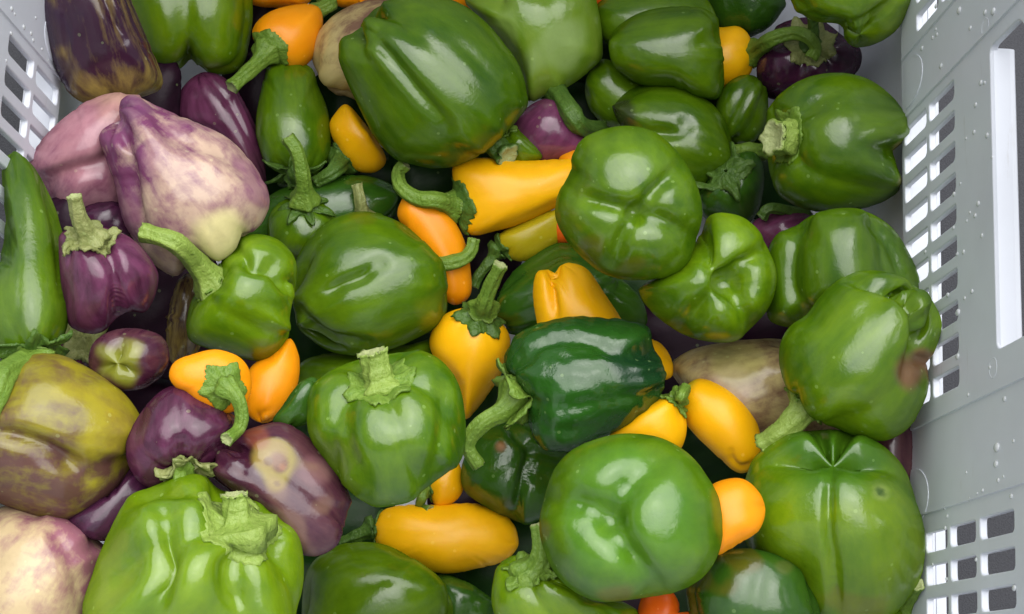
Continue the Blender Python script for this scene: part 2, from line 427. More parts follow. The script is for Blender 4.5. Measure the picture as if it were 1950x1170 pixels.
def calyx_grid(S, B):
    rc, nsep = S['cal'][0], S['cal'][1]
    o = S.get('calo', {})
    rng = np.random.default_rng(S['seed'] + 77)
    V, N = B['V'], B['N']; NT, NP = V.shape[:2]
    arc = np.zeros((NT, NP)); arc[1:] = np.cumsum(np.linalg.norm(np.diff(V, axis=0), axis=-1), 0)
    # bridge the dimple: measure from a smoothed pole
    NR, NC = 12, 90
    ps = np.arange(NC) * 2 * PI / NC; off = rng.uniform(0, 6.28)
    q = (ps + off) * nsep / (2 * PI); k = np.floor(q).astype(int) % nsep; fr = q % 1
    lenk = rng.uniform(.75, 1.15, nsep)
    tri = 1 - np.abs(2 * fr - 1)
    star = o.get('base', .66) + (1 - o.get('base', .66)) * tri ** 1.5 * lenk[k] + .03 * rng.normal(size=NC)
    cols = (ps / (2 * PI) * NP); i0 = np.floor(cols).astype(int) % NP; fcol = cols % 1
    G = np.zeros((NR, NC, 3)); GN = np.zeros((NR, NC, 3)); rho = np.linspace(0, 1, NR)
    for j in range(NC):
        a_, b_ = i0[j], (i0[j] + 1) % NP
        for Q, out in ((V, G), (N, GN)):
            c_ = Q[:, a_] * (1 - fcol[j]) + Q[:, b_] * fcol[j]
            ar = arc[:, a_]
            x = rho * rc * star[j] * 1.0
            for d in range(3):
                out[:, j, d] = np.interp(x, ar, c_[:, d])
    wv = Waves(rng, 12, 2.0, 5.0)
    P = np.stack([rho[:, None] * np.cos(ps), rho[:, None] * np.sin(ps), 0 * rho[:, None] * ps], -1)
    crump = wv(P * 3)
    h = 1.2 + o.get('wr', .025) * rc * crump * rho[:, None] + rc * .05 * rho[:, None] * np.cos(nsep * (ps + off))[None] * -1
    h = h + o.get('curl', .05) * rc * smooth01((rho[:, None] - .55) / .45) * (.4 + tri[None] * 1.0) * (1 + .5 * crump)
    h = np.maximum(h, 1.0)
    G = G + GN * h[..., None]
    dome = o.get('dome', .30) * rc * np.exp(-(rho / .38) ** 2)
    # fill the stem dimple
    rim = G[5].mean(0)
    dip = max(0, (rim - G[0].mean(0)) @ B['A']) * o.get('fill', .8)
    G = G + (dome + dip * np.exp(-(rho / .45) ** 2))[:, None, None] * B['A']
    return G, rho, ps

def stalk_cols(G, pal, v):
    R, C = G.shape[:2]
    c1, c2 = (np.array(q) for q in PAL[pal])
    ph = np.arange(C) * 2 * PI / C
    stk = np.stack([np.cos(ph) * np.ones((R, 1)), np.sin(ph) * np.ones((R, 1)), np.repeat(v[:, None], C, 1)], -1)
    return dict(Col=('FLOAT_COLOR', np.ones((R, C, 3)) * c1), Col2=('FLOAT_COLOR', np.ones((R, C, 3)) * c2),
                Msk=('FLOAT', np.full((R, C), .5)), stk=('FLOAT_VECTOR', stk))

def stem_grid(S, B, Q, top):
    """ribbed stalk along the control points Q, ending in a cut face"""
    rng = np.random.default_rng(S['seed'] + 31)
    Q = Q.copy(); Q[0, :3] = top
    P = catmull(Q, 14, False)
    seg = np.r_[0, np.cumsum(np.linalg.norm(np.diff(P[:, :3], axis=0), axis=1))]; L = seg[-1]
    n = 34; s = np.linspace(0, L, n)
    c = np.stack([np.interp(s, seg, P[:, d]) for d in range(3)], -1); r = np.interp(s, seg, P[:, 3])
    u = s / L
    r = r * (1 + S.get('flare', .75) * np.exp(-(u / .13) ** 2) + .16 * np.exp(-((1 - u) / .06) ** 2))
    r = r * (1 + .05 * np.sin(u * 17 + rng.uniform(0, 6)) * rng.uniform(.3, 1))
    T = np.gradient(c, axis=0); T /= np.linalg.norm(T, axis=1)[:, None]
    T[0] = B['A'] * .7 + T[0] * .3; T[0] /= np.linalg.norm(T[0])
    a = np.array([0.3, .2, 1.0]); U = np.zeros_like(T)
    for i in range(n):
        a = a - T[i] * (a @ T[i]); a /= np.linalg.norm(a); U[i] = a
    Vv = np.cross(T, U)
    NC = 30; ph = np.arange(NC) * 2 * PI / NC
    rib = 1 + .09 * np.cos(5 * ph + rng.uniform(0, 6)) + .05 * np.cos(8 * ph + rng.uniform(0, 6)) + .03 * rng.normal(size=NC)
    tw = ph[None] + u[:, None] * .7
    rr = r[:, None] * rib[None] * (1 + .012 * rng.normal(size=(n, NC)))
    G = c[:, None] + U[:, None] * (rr * np.cos(tw))[..., None] + Vv[:, None] * (rr * np.sin(tw))[..., None]
    e = G[-1] - c[-1]                                        # cut end: a rim round a shallow cup
    G[-1] = G[-1] + T[-1] * (r[-1] * .12 * rng.normal(size=NC))[:, None]
    caps = [c[-1] + e * .80 + T[-1] * r[-1] * .10, c[-1] + e * .55 - T[-1] * r[-1] * .18, c[-1] + e * .05 - T[-1] * r[-1] * .25]
    G = np.concatenate([G[:1] * 0 + c[0] - T[0] * r[0] * .4, G, np.stack(caps)])
    v = np.r_[0, u, 1.0, 1.05, 1.1]
    return G, v

def frame_at(px, py):
    """a frame at a pixel that looks back at the camera: columns right, up, towards the viewer"""
    d = ray(px, py); zz = -d / np.linalg.norm(d)
    xx = np.cross(RW @ np.array([0, 1.0, 0]), zz); xx /= np.linalg.norm(xx)
    return np.column_stack([xx, np.cross(zz, xx), zz]), d

def add_obj(name, data, parent=None):
    o = bpy.data.objects.new(name, data); COL.objects.link(o)
    if parent is not None: o.parent = parent
    return o

def tag(o, label, cat, group=None):
    o['label'] = label; o['category'] = cat
    if group: o['group'] = group

def sweep(px, py, dist, V):
    Fm, d = frame_at(px, py)
    return Fm, CAM + d * dist, dist / F * np.linalg.norm(d)

def orient_sheet(G, A):
    n = np.cross(np.roll(G, -1, 1) - G, np.gradient(G, axis=0))
    return G[:, ::-1] if (n @ A).sum() > 0 else G
# ---------------------------------------------------------------- the peppers, back of the pile first
# out = outline (x y, in the photograph's pixels), ax = (direction of the stem end, its lean towards the viewer)
GB, SN, PU = 'green bell peppers heaped in the crate', 'small yellow and orange peppers in the crate', 'purple and mottled peppers in the crate'
PEP = []
def P(id, name, cat, group, label, kind, pal, out=None, ax=(90, 0), **k):
    k.update(id=id, name=name, cat=cat, group=group, label=label, kind=kind, pal=pal, ax=ax, seed=len(PEP) * 7 + 3)
    if out: k['out'] = out
    if k.get('dull'): k['kind'] = 'dull'; k['pal'] = 'inky' if name == 'purple_pepper' else 'bottle'; k['sh'] = dict(k.get('sh', {}), lump=.03)  # filler pigment swapped for near-black that stands in for gap shade
    PEP.append(k)
def green(id, label, out, ax, pal='green', **k): P(id, 'bell_pepper', 'bell pepper', GB, label, k.pop('kind', 'green'), pal, out, ax, **k)
def small(id, label, out, ax, pal='yellow', **k):
    k.setdefault('shape', 'snack'); k.setdefault('big', 0)
    P(id, 'snack_pepper', 'small pepper', SN, label, 'yellow', pal, out, ax, **k)
def purp(id, label, out, ax, pal='purple', kind='purple', **k): P(id, 'purple_pepper', 'purple pepper', PU, label, kind, pal, out, ax, **k)

# --- deep in the gaps: dull ones are fillers, gap shade put into their colour
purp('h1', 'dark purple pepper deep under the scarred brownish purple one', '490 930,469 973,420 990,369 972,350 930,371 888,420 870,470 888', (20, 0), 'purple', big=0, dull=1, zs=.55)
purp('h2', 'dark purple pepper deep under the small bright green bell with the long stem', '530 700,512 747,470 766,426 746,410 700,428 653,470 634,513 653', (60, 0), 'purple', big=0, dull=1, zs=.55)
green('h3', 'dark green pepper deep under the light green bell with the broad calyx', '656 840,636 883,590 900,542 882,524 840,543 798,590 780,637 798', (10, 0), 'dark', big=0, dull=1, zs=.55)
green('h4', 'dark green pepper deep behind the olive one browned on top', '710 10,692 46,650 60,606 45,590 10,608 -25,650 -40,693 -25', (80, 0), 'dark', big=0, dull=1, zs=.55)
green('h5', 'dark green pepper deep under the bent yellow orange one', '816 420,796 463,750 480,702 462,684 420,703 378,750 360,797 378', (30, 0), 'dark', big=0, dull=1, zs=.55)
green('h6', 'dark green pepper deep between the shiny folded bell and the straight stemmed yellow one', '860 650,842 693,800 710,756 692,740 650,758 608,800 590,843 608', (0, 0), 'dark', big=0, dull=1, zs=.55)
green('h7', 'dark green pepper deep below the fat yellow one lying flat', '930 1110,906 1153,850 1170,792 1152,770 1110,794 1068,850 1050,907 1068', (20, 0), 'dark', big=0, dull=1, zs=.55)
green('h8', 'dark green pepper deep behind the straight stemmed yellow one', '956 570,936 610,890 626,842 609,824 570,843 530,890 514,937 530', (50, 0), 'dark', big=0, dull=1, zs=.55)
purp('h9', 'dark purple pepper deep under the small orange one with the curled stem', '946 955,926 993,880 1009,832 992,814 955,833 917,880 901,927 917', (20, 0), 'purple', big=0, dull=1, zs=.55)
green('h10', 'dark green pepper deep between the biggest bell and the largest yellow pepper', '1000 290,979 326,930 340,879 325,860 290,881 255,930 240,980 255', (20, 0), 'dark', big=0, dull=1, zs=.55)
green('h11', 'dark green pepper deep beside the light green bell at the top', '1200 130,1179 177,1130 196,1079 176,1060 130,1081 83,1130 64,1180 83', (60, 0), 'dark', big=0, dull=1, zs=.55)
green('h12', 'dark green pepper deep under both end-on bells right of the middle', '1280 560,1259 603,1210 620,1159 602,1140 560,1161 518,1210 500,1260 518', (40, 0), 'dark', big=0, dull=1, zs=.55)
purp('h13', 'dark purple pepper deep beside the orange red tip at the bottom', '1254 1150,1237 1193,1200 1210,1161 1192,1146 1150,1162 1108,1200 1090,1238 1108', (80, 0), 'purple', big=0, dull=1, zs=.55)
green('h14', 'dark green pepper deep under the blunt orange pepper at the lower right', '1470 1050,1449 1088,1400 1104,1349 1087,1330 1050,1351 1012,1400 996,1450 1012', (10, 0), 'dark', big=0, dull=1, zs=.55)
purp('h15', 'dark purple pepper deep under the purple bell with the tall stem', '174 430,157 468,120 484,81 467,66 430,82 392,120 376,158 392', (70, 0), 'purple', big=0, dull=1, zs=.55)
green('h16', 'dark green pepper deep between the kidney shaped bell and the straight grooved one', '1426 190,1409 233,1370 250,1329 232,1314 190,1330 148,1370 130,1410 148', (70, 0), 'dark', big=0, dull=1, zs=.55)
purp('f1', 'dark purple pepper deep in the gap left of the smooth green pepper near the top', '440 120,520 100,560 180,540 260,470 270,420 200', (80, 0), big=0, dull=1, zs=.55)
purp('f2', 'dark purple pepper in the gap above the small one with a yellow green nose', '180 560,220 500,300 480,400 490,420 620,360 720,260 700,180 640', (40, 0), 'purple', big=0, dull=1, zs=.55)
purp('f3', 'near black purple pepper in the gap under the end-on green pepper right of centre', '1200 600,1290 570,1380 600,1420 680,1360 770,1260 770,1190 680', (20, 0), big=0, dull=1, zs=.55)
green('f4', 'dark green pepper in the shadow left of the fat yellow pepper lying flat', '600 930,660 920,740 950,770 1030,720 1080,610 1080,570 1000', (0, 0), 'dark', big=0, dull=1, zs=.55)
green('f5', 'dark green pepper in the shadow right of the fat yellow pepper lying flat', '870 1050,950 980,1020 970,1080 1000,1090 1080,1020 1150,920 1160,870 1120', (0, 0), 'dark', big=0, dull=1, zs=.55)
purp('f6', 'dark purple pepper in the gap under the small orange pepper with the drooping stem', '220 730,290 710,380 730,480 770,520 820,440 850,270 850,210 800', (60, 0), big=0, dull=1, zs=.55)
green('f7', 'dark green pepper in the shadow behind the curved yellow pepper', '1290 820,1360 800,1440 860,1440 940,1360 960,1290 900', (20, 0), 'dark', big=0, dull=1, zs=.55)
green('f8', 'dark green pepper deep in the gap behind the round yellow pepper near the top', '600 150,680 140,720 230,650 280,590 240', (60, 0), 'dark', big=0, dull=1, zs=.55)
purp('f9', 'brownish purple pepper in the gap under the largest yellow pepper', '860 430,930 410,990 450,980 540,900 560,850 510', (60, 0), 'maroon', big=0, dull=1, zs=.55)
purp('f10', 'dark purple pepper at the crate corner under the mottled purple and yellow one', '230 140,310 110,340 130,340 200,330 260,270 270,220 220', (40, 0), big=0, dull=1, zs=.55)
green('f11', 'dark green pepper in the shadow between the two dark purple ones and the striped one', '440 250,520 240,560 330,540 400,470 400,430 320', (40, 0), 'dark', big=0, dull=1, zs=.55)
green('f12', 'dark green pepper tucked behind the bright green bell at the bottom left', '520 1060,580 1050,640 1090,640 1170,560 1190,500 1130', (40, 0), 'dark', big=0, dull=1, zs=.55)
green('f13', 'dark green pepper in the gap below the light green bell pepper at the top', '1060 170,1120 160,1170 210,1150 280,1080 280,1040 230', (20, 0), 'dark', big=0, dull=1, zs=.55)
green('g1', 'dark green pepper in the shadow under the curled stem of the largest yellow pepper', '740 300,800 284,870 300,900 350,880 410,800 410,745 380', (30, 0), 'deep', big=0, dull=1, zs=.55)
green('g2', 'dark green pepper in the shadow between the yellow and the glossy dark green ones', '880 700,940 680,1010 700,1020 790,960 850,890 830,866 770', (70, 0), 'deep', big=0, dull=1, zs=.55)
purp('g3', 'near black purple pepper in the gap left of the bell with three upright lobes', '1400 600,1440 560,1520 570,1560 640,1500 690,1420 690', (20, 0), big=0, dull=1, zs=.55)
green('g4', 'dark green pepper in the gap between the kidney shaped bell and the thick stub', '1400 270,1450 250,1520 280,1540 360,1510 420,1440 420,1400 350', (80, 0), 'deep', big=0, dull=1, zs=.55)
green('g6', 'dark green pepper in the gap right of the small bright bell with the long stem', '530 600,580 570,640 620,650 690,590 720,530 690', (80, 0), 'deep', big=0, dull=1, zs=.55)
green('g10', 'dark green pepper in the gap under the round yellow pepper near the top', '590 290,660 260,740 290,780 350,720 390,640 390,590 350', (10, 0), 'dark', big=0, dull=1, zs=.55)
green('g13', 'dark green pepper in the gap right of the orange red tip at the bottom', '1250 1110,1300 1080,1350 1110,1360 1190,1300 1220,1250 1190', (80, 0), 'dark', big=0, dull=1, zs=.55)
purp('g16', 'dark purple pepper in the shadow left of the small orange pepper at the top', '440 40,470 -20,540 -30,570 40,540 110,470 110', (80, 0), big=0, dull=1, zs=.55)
purp('p76', 'maroon pepper in the shade against the crate wall', '1640 840,1680 800,1725 800,1742 850,1735 915,1690 930,1650 900', (90, 0), 'maroon', big=0)
green('f14', 'green pepper against the right crate wall at the bottom, only its pale stem showing', '1650 1150,1690 1140,1730 1160,1740 1220,1680 1250,1640 1210', (40, 20), big=0, stem=('1705 1165,1728 1146,1742 1118', 13, 11))
purp('p43', 'small purple pepper whose green husk-like calyx faces up beside the big olive one', '105 650,130 632,172 640,190 672,170 712,120 712', (70, 60), 'plum', shape='round', big=0, cal=(46, 4), calo=dict(wr=.09, curl=.35, dome=.5), cpal='husk', lift=.02)
# --- top row
green('p16', 'dark green pepper in the shade at the top edge', '1350 15,1360 -40,1450 -60,1492 0,1485 25,1462 52,1420 72,1375 62', (100, 0), 'deep', kind='dark', big=0)
small('o1', 'orange pepper at the top edge with a round green stalk lying across it', '610 0,640 -30,700 -40,745 -20,740 8,690 14,640 12', (200, 0), 'orange', stem=('655 -6,630 8,603 24', 12, 15))
small('o2', 'small orange pepper cut by the top edge, left of the stalk', '466 -10,480 -40,540 -50,590 -20,580 8,520 14,480 10', (250, 0), 'orange')
small('o3', 'orange sliver between the two green peppers at the top edge', '1085 -24,1120 -44,1165 -24,1168 12,1130 18,1090 8', (0, 0), 'red', lift=.02)
small('o4', 'orange sliver behind the biggest green bell pepper at the top edge', '850 -40,890 -54,930 -24,918 14,888 20,855 8', (0, 0), 'orange', lift=.02)
purp('p5', 'pale olive pepper browned on top, half hidden behind the biggest green bell', '594 108,602 74,632 36,682 8,742 -4,800 20,800 150,720 200,662 184,640 180,612 152', (30, 0), 'tan', 'mottle', mg=(690, 20, 625, 110), m0=.2, m1=.95, sh=dict(g=.03))
green('p8', 'green bell pepper at the top edge behind the smooth one', '1136 30,1146 0,1200 -34,1300 -26,1350 10,1352 62,1250 125,1160 85', (180, 0), 'green', gro=[200, 330])
green('p10', 'round green pepper in the shade under the smooth one at the upper right', '1114 172,1124 136,1152 114,1205 140,1245 185,1205 248,1160 242,1126 212', (150, 0), 'green', shape='round', big=0, sh=dict(g=.02))
purp('p14', 'very dark purple bell pepper facing up with a wide olive calyx, at the upper right', '1444 132,1450 102,1472 82,1480 52,1518 38,1560 40,1598 68,1630 90,1636 120,1622 146,1580 168,1520 190,1470 186,1448 162', (85, 66), 'purple', gi=[20, 95, 165, 250, 310], cal=(52, 7), calo=dict(base=.82, curl=.10, wr=.05, dome=.14), cpal='husk', stem=('1546 100,1548 70,1548 40', 14, 9), sz=[0, 22, 34], spal='stemdark', sh=dict(g=.12, dt=.2, gw=.8, gs=.25))
small('p13', 'yellow pepper with a long hooked stem reaching over the dark purple one', '1300 100,1340 58,1376 54,1402 52,1422 66,1433 95,1432 130,1416 152,1382 167,1340 160', (8, 10), 'yellow', cal=(30, 6), stem=('1430 90,1462 80,1500 70,1526 76,1540 96,1532 114', 15, 10), spal='stem')
green('p15', 'bright green bell pepper at the top right corner against the crate wall', '1516 12,1505 -34,1560 -66,1680 -66,1736 -14,1722 30,1697 65,1660 85,1626 88,1608 72,1600 46,1560 40,1530 26', (110, -30), 'bright', gro=[40, 140, 260], crease=[('1600 48,1640 40,1690 10,1720 -20', 9, 9)])
green('p12', 'green bell pepper with a straight groove, wedged under the smooth one', '1364 205,1375 172,1400 150,1432 145,1456 165,1462 200,1456 242,1430 274,1394 268,1372 240', (60, 0), 'green', gro=[60, 105, 200, 330], big=0)
green('p2', 'bright green bell pepper with two rounded lobes at the upper left', '228 -15,246 42,264 86,286 116,316 131,346 128,362 113,376 122,402 136,440 131,463 106,473 60,476 10,470 -54,420 -94,320 -104,250 -64', (92, -12), 'bright', gro=[88, 20, 200, 300], crease=[('362 112,355 80,348 30,340 -20', 18, 5), ('300 40,310 90', 40, -8), ('420 40,425 90', 40, -8)], sh=dict(gb=.12, gw=.9))
purp('p1', 'long purple pepper streaked with yellow at its lower end, at the top left corner', '84 20,100 90,120 150,150 186,200 196,255 182,296 165,305 140,286 90,264 42,242 -10,220 -64,150 -96,96 -70', (106, 5), 'streak', 'purple', shape='snack', big=1, mg=(196, 105, 224, 192), m0=.04, m1=.52, blob=[(105, 60, 50, (.028, .010, .03), .9, .3), (120, 130, 34, (.028, .010, .03), .7, .3)], crease=[('190 -30,206 20,234 70', 9, 12), ('128 20,133 80,128 130', 8, 6)], sh=dict(g=.06, gb=.06))
small('p3', 'small orange pepper with a thick green stem pointing down left, at the top', '484 76,487 50,510 28,546 14,590 8,612 24,612 60,596 106,572 129,546 131,508 106', (218, 38), 'orange', cal=(44, 6), calo=dict(base=.86, curl=0), stem=('522 92,495 118,470 142,448 162', 17, 12), spal='stem', lift=0)
purp('p38', 'purple pepper striped lengthwise, behind the mauve ones', '338 216,345 181,370 151,402 140,442 160,468 202,494 262,510 340,506 372,440 300,380 250,345 228', (-60, 0), 'plum', 'purple', shape='snack', big=1, gro=[60, 115, 160, 270], sh=dict(g=.10, gw=.9), msk=.55, blob=[(470, 320, 60, (.12, .05, .07), .5)], c=(440, 240))
purp('p37', 'pale mauve pink pepper leaning on the left crate wall', '58 322,85 270,140 215,190 184,232 179,268 195,262 300,232 392,180 402,130 416,100 382,75 348', (60, 0), 'mauve', 'mottle', shape='snack', big=1, m0=.6, m1=.75, mg=(100, 400, 180, 200), crease=[('90 350,140 325,190 310,240 270', 16, 20)], blob=[(215, 190, 50, (.48, .30, .20), .6), (170, 260, 90, (.40, .18, .21), .5)])
green('p29', 'smooth dark green pepper standing stem down below the small orange one', '489 232,494 192,502 152,512 128,560 118,596 132,607 166,622 206,629 250,626 292,602 330,560 336,510 314,491 266', (-86, 28), 'green', kind='green', shape='snack', big=1, cal=(56, 7), calo=dict(base=.45, curl=.25), stem=('556 300,560 322,566 344', 13, 12), cpal='stemdark', spal='stemdark', sh=dict(g=.015))
small('p30', 'round yellow pepper half under the biggest green bell, its stem down left', '628 242,640 216,662 200,692 232,732 290,730 316,706 329,670 320,640 278', (226, 5), 'yellow', cal=(36, 6), calo=dict(base=.8), stem=('660 300,636 326,604 346', 20, 10), cpal='stemdark', spal='stemdark', c=(690, 262))
purp('p27', 'violet purple pepper deep below the light green bell at the top', '974 242,1000 208,1050 190,1106 240,1112 290,1062 308,1000 302', (60, 0), 'plum', shape='round', msk=.75, lift=.02, big=0)
green('p28', 'small green pepper stub beside the stalk under the biggest green bell', '944 266,974 240,1008 262,1032 300,984 314,930 302', (120, 20), 'green', big=0, cal=(26, 5))
small('o5', 'orange pepper peeping out behind the end-on green bell near the middle', '1065 300,1085 288,1120 286,1150 320,1110 350,1070 330', (0, 0), 'orange', lift=0.01)
green('p7', 'light green bell pepper with pale patches and a bent stem, top centre', '888 10,898 -14,960 -56,1060 -66,1122 -24,1139 30,1146 80,1144 112,1120 136,1085 161,1040 181,1004 189,988 150,958 90,918 42', (-77, -14), 'lime', gro=[60, 112, 200, 320], stem=('1068 165,1080 200,1102 232,1142 244', 22, 15), spal='stemdark', sh=dict(g=.05), blob=[(1050, 70, 50, (.26, .37, .12), .7, .4), (970, 60, 34, (.24, .36, .08), .6, .4)])
green('p32', 'long dark green pepper lying across the gap left of the middle', '440 450,500 382,580 346,680 332,742 348,756 384,735 430,650 470,500 480', (10, 0), 'deep', shape='snack', big=1)
green('f15', 'pepper hidden under the shiny green bell, only its short brown-ringed stalk showing', '640 420,690 396,740 420,740 480,690 500,640 480', (85, 20), 'green', big=0, stem=('688 408,686 380,680 354', 14, 9), spal='husk')
green('p11', 'kidney shaped green bell pepper with a folded dent, upper right', '1169 216,1178 186,1214 165,1260 160,1310 170,1360 205,1389 250,1393 292,1381 326,1346 366,1300 372,1240 330,1200 270', (-22, 0), 'green', gro=[40, 150, 270], stem=('1385 289,1420 290,1455 292', 20, 14), spal='stem', crease=[('1215 248,1250 254,1290 252,1305 240', 15, 14)], blob=[(1182, 222, 34, (.02, .022, .012), .8)], sh=dict(g=.03))
green('p9', 'smooth green bell pepper lying sideways at the upper right', '1162 92,1170 60,1190 40,1230 22,1290 15,1340 20,1366 40,1370 75,1378 130,1378 166,1362 191,1330 187,1280 166,1220 161,1176 132', (180, 0), 'green', gro=[20, 170, 280], sh=dict(g=.04))
green('p18', 'dark green pepper with a torn crumpled top under the kidney shaped one', '1330 378,1344 350,1380 306,1430 290,1453 322,1450 382,1430 422,1390 437,1340 412', (100, 55), 'deep', cal=(58, 5), calo=dict(wr=.16, curl=.1, dome=.2), cpal='stemdark', big=0)
purp('p19', 'violet pepper mostly hidden behind the end-on green bell at the right', '1428 442,1448 414,1500 398,1548 410,1550 480,1470 486', (40, 10), 'plum', msk=.75, lift=.025, shape='round', big=0, stem=('1478 408,1470 398,1452 414', 10, 10), spal='stemdark')
# --- right side
green('p17', 'green bell pepper with a thick cut stub facing left, near the right crate wall', '1462 226,1470 200,1500 170,1546 148,1600 143,1650 155,1692 186,1717 220,1726 255,1712 278,1698 290,1703 312,1713 345,1701 370,1660 391,1600 401,1540 396,1490 371,1470 331,1464 280', (172, 34), 'green', gro=[50, 125, 215, 310], cal=(64, 6), calo=dict(base=.76, curl=.0, dome=.2), stem=('1520 268,1500 264,1480 260', 34, 28), sz=[0, 30, 56], flare=.2, spal='stempale', cpal='stem', crease=[('1712 282,1690 290,1668 294', 12, 10), ('1600 180,1560 195,1520 225', 14, 8)], blob=[(1706, 284, 12, (.35, .30, .12), .8), (1712, 345, 10, (.36, .33, .16), .7)], sh=dict(g=.06))
green('p20', 'green bell pepper with three upright lobes beside the crate wall', '1461 562,1464 490,1484 446,1522 428,1550 412,1592 402,1640 404,1688 430,1722 476,1746 536,1742 602,1652 642,1550 628,1490 622,1466 602', (92, -10), 'green', gro=[52, 128, 230, 320], crease=[('1526 430,1512 480,1510 540,1530 600', 14, 18), ('1640 412,1690 470,1715 540', 12, 10)])
purp('p63', 'pale tan pepper with olive streaks, lying under the green bells at the right', '1278 700,1310 670,1362 655,1432 648,1500 650,1580 700,1600 800,1560 850,1480 850,1420 852,1360 802,1300 745', (205, 0), 'tan', 'mottle', m0=.75, m1=.35, mg=(1320, 690, 1500, 790), blob=[(1390, 740, 42, (.42, .30, .22), .7), (1400, 690, 50, (.36, .34, .10), .5)], sh=dict(g=.03), lift=.045)
green('p60', 'dark green bell pepper behind the orange pepper in the middle', '944 592,958 540,1000 498,1062 463,1122 478,1182 528,1222 570,1227 622,1150 645,1000 645,958 622', (200, 0), 'deep', gro=[40, 110, 200, 300])
small('p24', 'yellow green pepper under the largest yellow one, its thin stem hanging down left', '944 456,970 434,1060 398,1077 432,1060 466,1010 496,970 492', (205, 0), 'chartreuse', cal=(34, 6), calo=dict(base=.75), stem=('962 468,934 496,912 524,902 546', 12, 9), cpal='stemdark', spal='stemdark', msk=.3, big=1, sh=dict(g=.01, gb=.02))
green('p53', 'green bell pepper mostly hidden behind the light green one with the broad calyx', '566 722,574 690,610 674,700 668,780 655,824 640,834 662,780 760,640 790,590 770', (180, 0), 'green', shape='round', big=0)
small('p33', 'bent yellow orange pepper behind the shiny green bell', None, (150, 0), 'orange', spine=[(758, 398, 34), (800, 410, 42), (842, 470, 44), (866, 540, 34), (868, 582, 24)], big=1, lift=0.03)
green('p31', 'small green pepper with an upright stem and star calyx, left of the middle', '511 440,515 410,535 386,576 372,616 385,641 410,641 452,620 492,580 502,540 492,518 470', (90, 40), 'green', shape='snack', cal=(58, 7), calo=dict(base=.42, curl=.1, dome=.25), stem=('580 392,577 345,566 296,549 270', 17, 12), sz=[0, 40, 60, 62], cpal='stemdark', spal='stem', big=0)
green('p22', 'green bell pepper seen end on with a deep four-way dimple, right of centre', '1219 560,1225 540,1290 508,1330 450,1345 415,1376 407,1421 424,1456 465,1476 520,1470 562,1450 602,1410 641,1370 651,1310 641,1260 611,1234 586', (170, -66), 'mid', gro=[], sh=dict(db=.30, lump=.03), crease=[('1384 530,1412 505,1462 470', 15, 24), ('1388 548,1408 580,1428 622', 14, 22), ('1370 548,1345 570,1300 622', 16, 24), ('1372 528,1350 495,1338 430', 16, 22), ('1400 450,1425 470', 38, -20), ('1435 545,1440 560', 30, -16), ('1375 605,1395 615', 34, -18), ('1295 530,1310 560', 46, -16), ('1378 538,1380 540', 16, 16)], c=(1362, 535))
small('p25', 'largest yellow pepper, long with a curled split stem, left of the end-on green bell', '861 332,875 305,920 299,1000 306,1062 302,1110 300,1150 330,1130 370,1062 396,1000 425,950 441,904 451,880 432,872 390', (188, 10), 'yellow', cal=(60, 6), calo=dict(base=.80, curl=.02), stem=('872 374,836 382,800 378,770 358,762 330,776 314', 18, 11), spal='stem', cpal='stemdark', big=1, zs=.9)
small('o6', 'tiny orange red tip beside the end-on green bell near the middle', '1038 428,1056 402,1090 402,1100 440,1078 466,1046 458', (0, 0), 'red')
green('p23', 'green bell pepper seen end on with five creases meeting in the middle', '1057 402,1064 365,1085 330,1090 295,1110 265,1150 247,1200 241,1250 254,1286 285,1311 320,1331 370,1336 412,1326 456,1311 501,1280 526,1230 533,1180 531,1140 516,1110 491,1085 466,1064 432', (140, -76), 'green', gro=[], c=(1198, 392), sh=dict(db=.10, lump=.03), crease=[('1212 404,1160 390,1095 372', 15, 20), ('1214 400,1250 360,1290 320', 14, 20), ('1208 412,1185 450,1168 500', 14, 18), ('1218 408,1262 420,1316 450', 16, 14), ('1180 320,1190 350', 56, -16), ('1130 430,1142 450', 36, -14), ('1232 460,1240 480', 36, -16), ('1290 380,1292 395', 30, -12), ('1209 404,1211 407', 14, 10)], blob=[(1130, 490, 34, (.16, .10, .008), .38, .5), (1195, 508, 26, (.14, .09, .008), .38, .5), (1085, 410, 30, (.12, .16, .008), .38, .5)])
# --- left side
purp('p44', 'big olive pepper flushed with brown, at the left edge', '-20 760,0 728,22 700,62 680,112 682,160 705,212 740,247 780,262 822,247 872,222 922,180 961,130 986,80 981,30 961,-12 940,-62 900,-72 820,-44 780', (172, 0), 'brown', 'mottle', gro=[112, 230, 330], m0=.02, m1=.80, mg=(110, 970, 150, 740), crease=[('-20 815,50 835,110 866,160 905', 17, 26)], blob=[(205, 790, 100, (.32, .27, .012), .5, .5)])
green('p40', 'long bent green pepper at the left edge, stem end down', '0 322,12 297,34 290,60 308,86 350,106 400,119 460,130 530,129 590,116 640,86 672,48 684,5 672,-35 640,-46 590,-28 540,2 490,9 440,4 380', (-84, 30), 'green', shape='snack', cal=(74, 6), calo=dict(base=.62, wr=.06, curl=.18), stem=('36 660,16 695,2 730,-16 768', 24, 18), spal='stem', cpal='stemdark', gro=[60, 150, 300], sh=dict(g=.05, tp=(1.1, 1, .5)), c=(50, 520), crease=[('84 360,102 440,112 560', 8, 8)])
purp('p80', 'dark purple pepper glimpsed between the mauve one and the purple bell', '160 400,200 385,250 395,260 450,200 470,150 450', (60, 0), big=0)
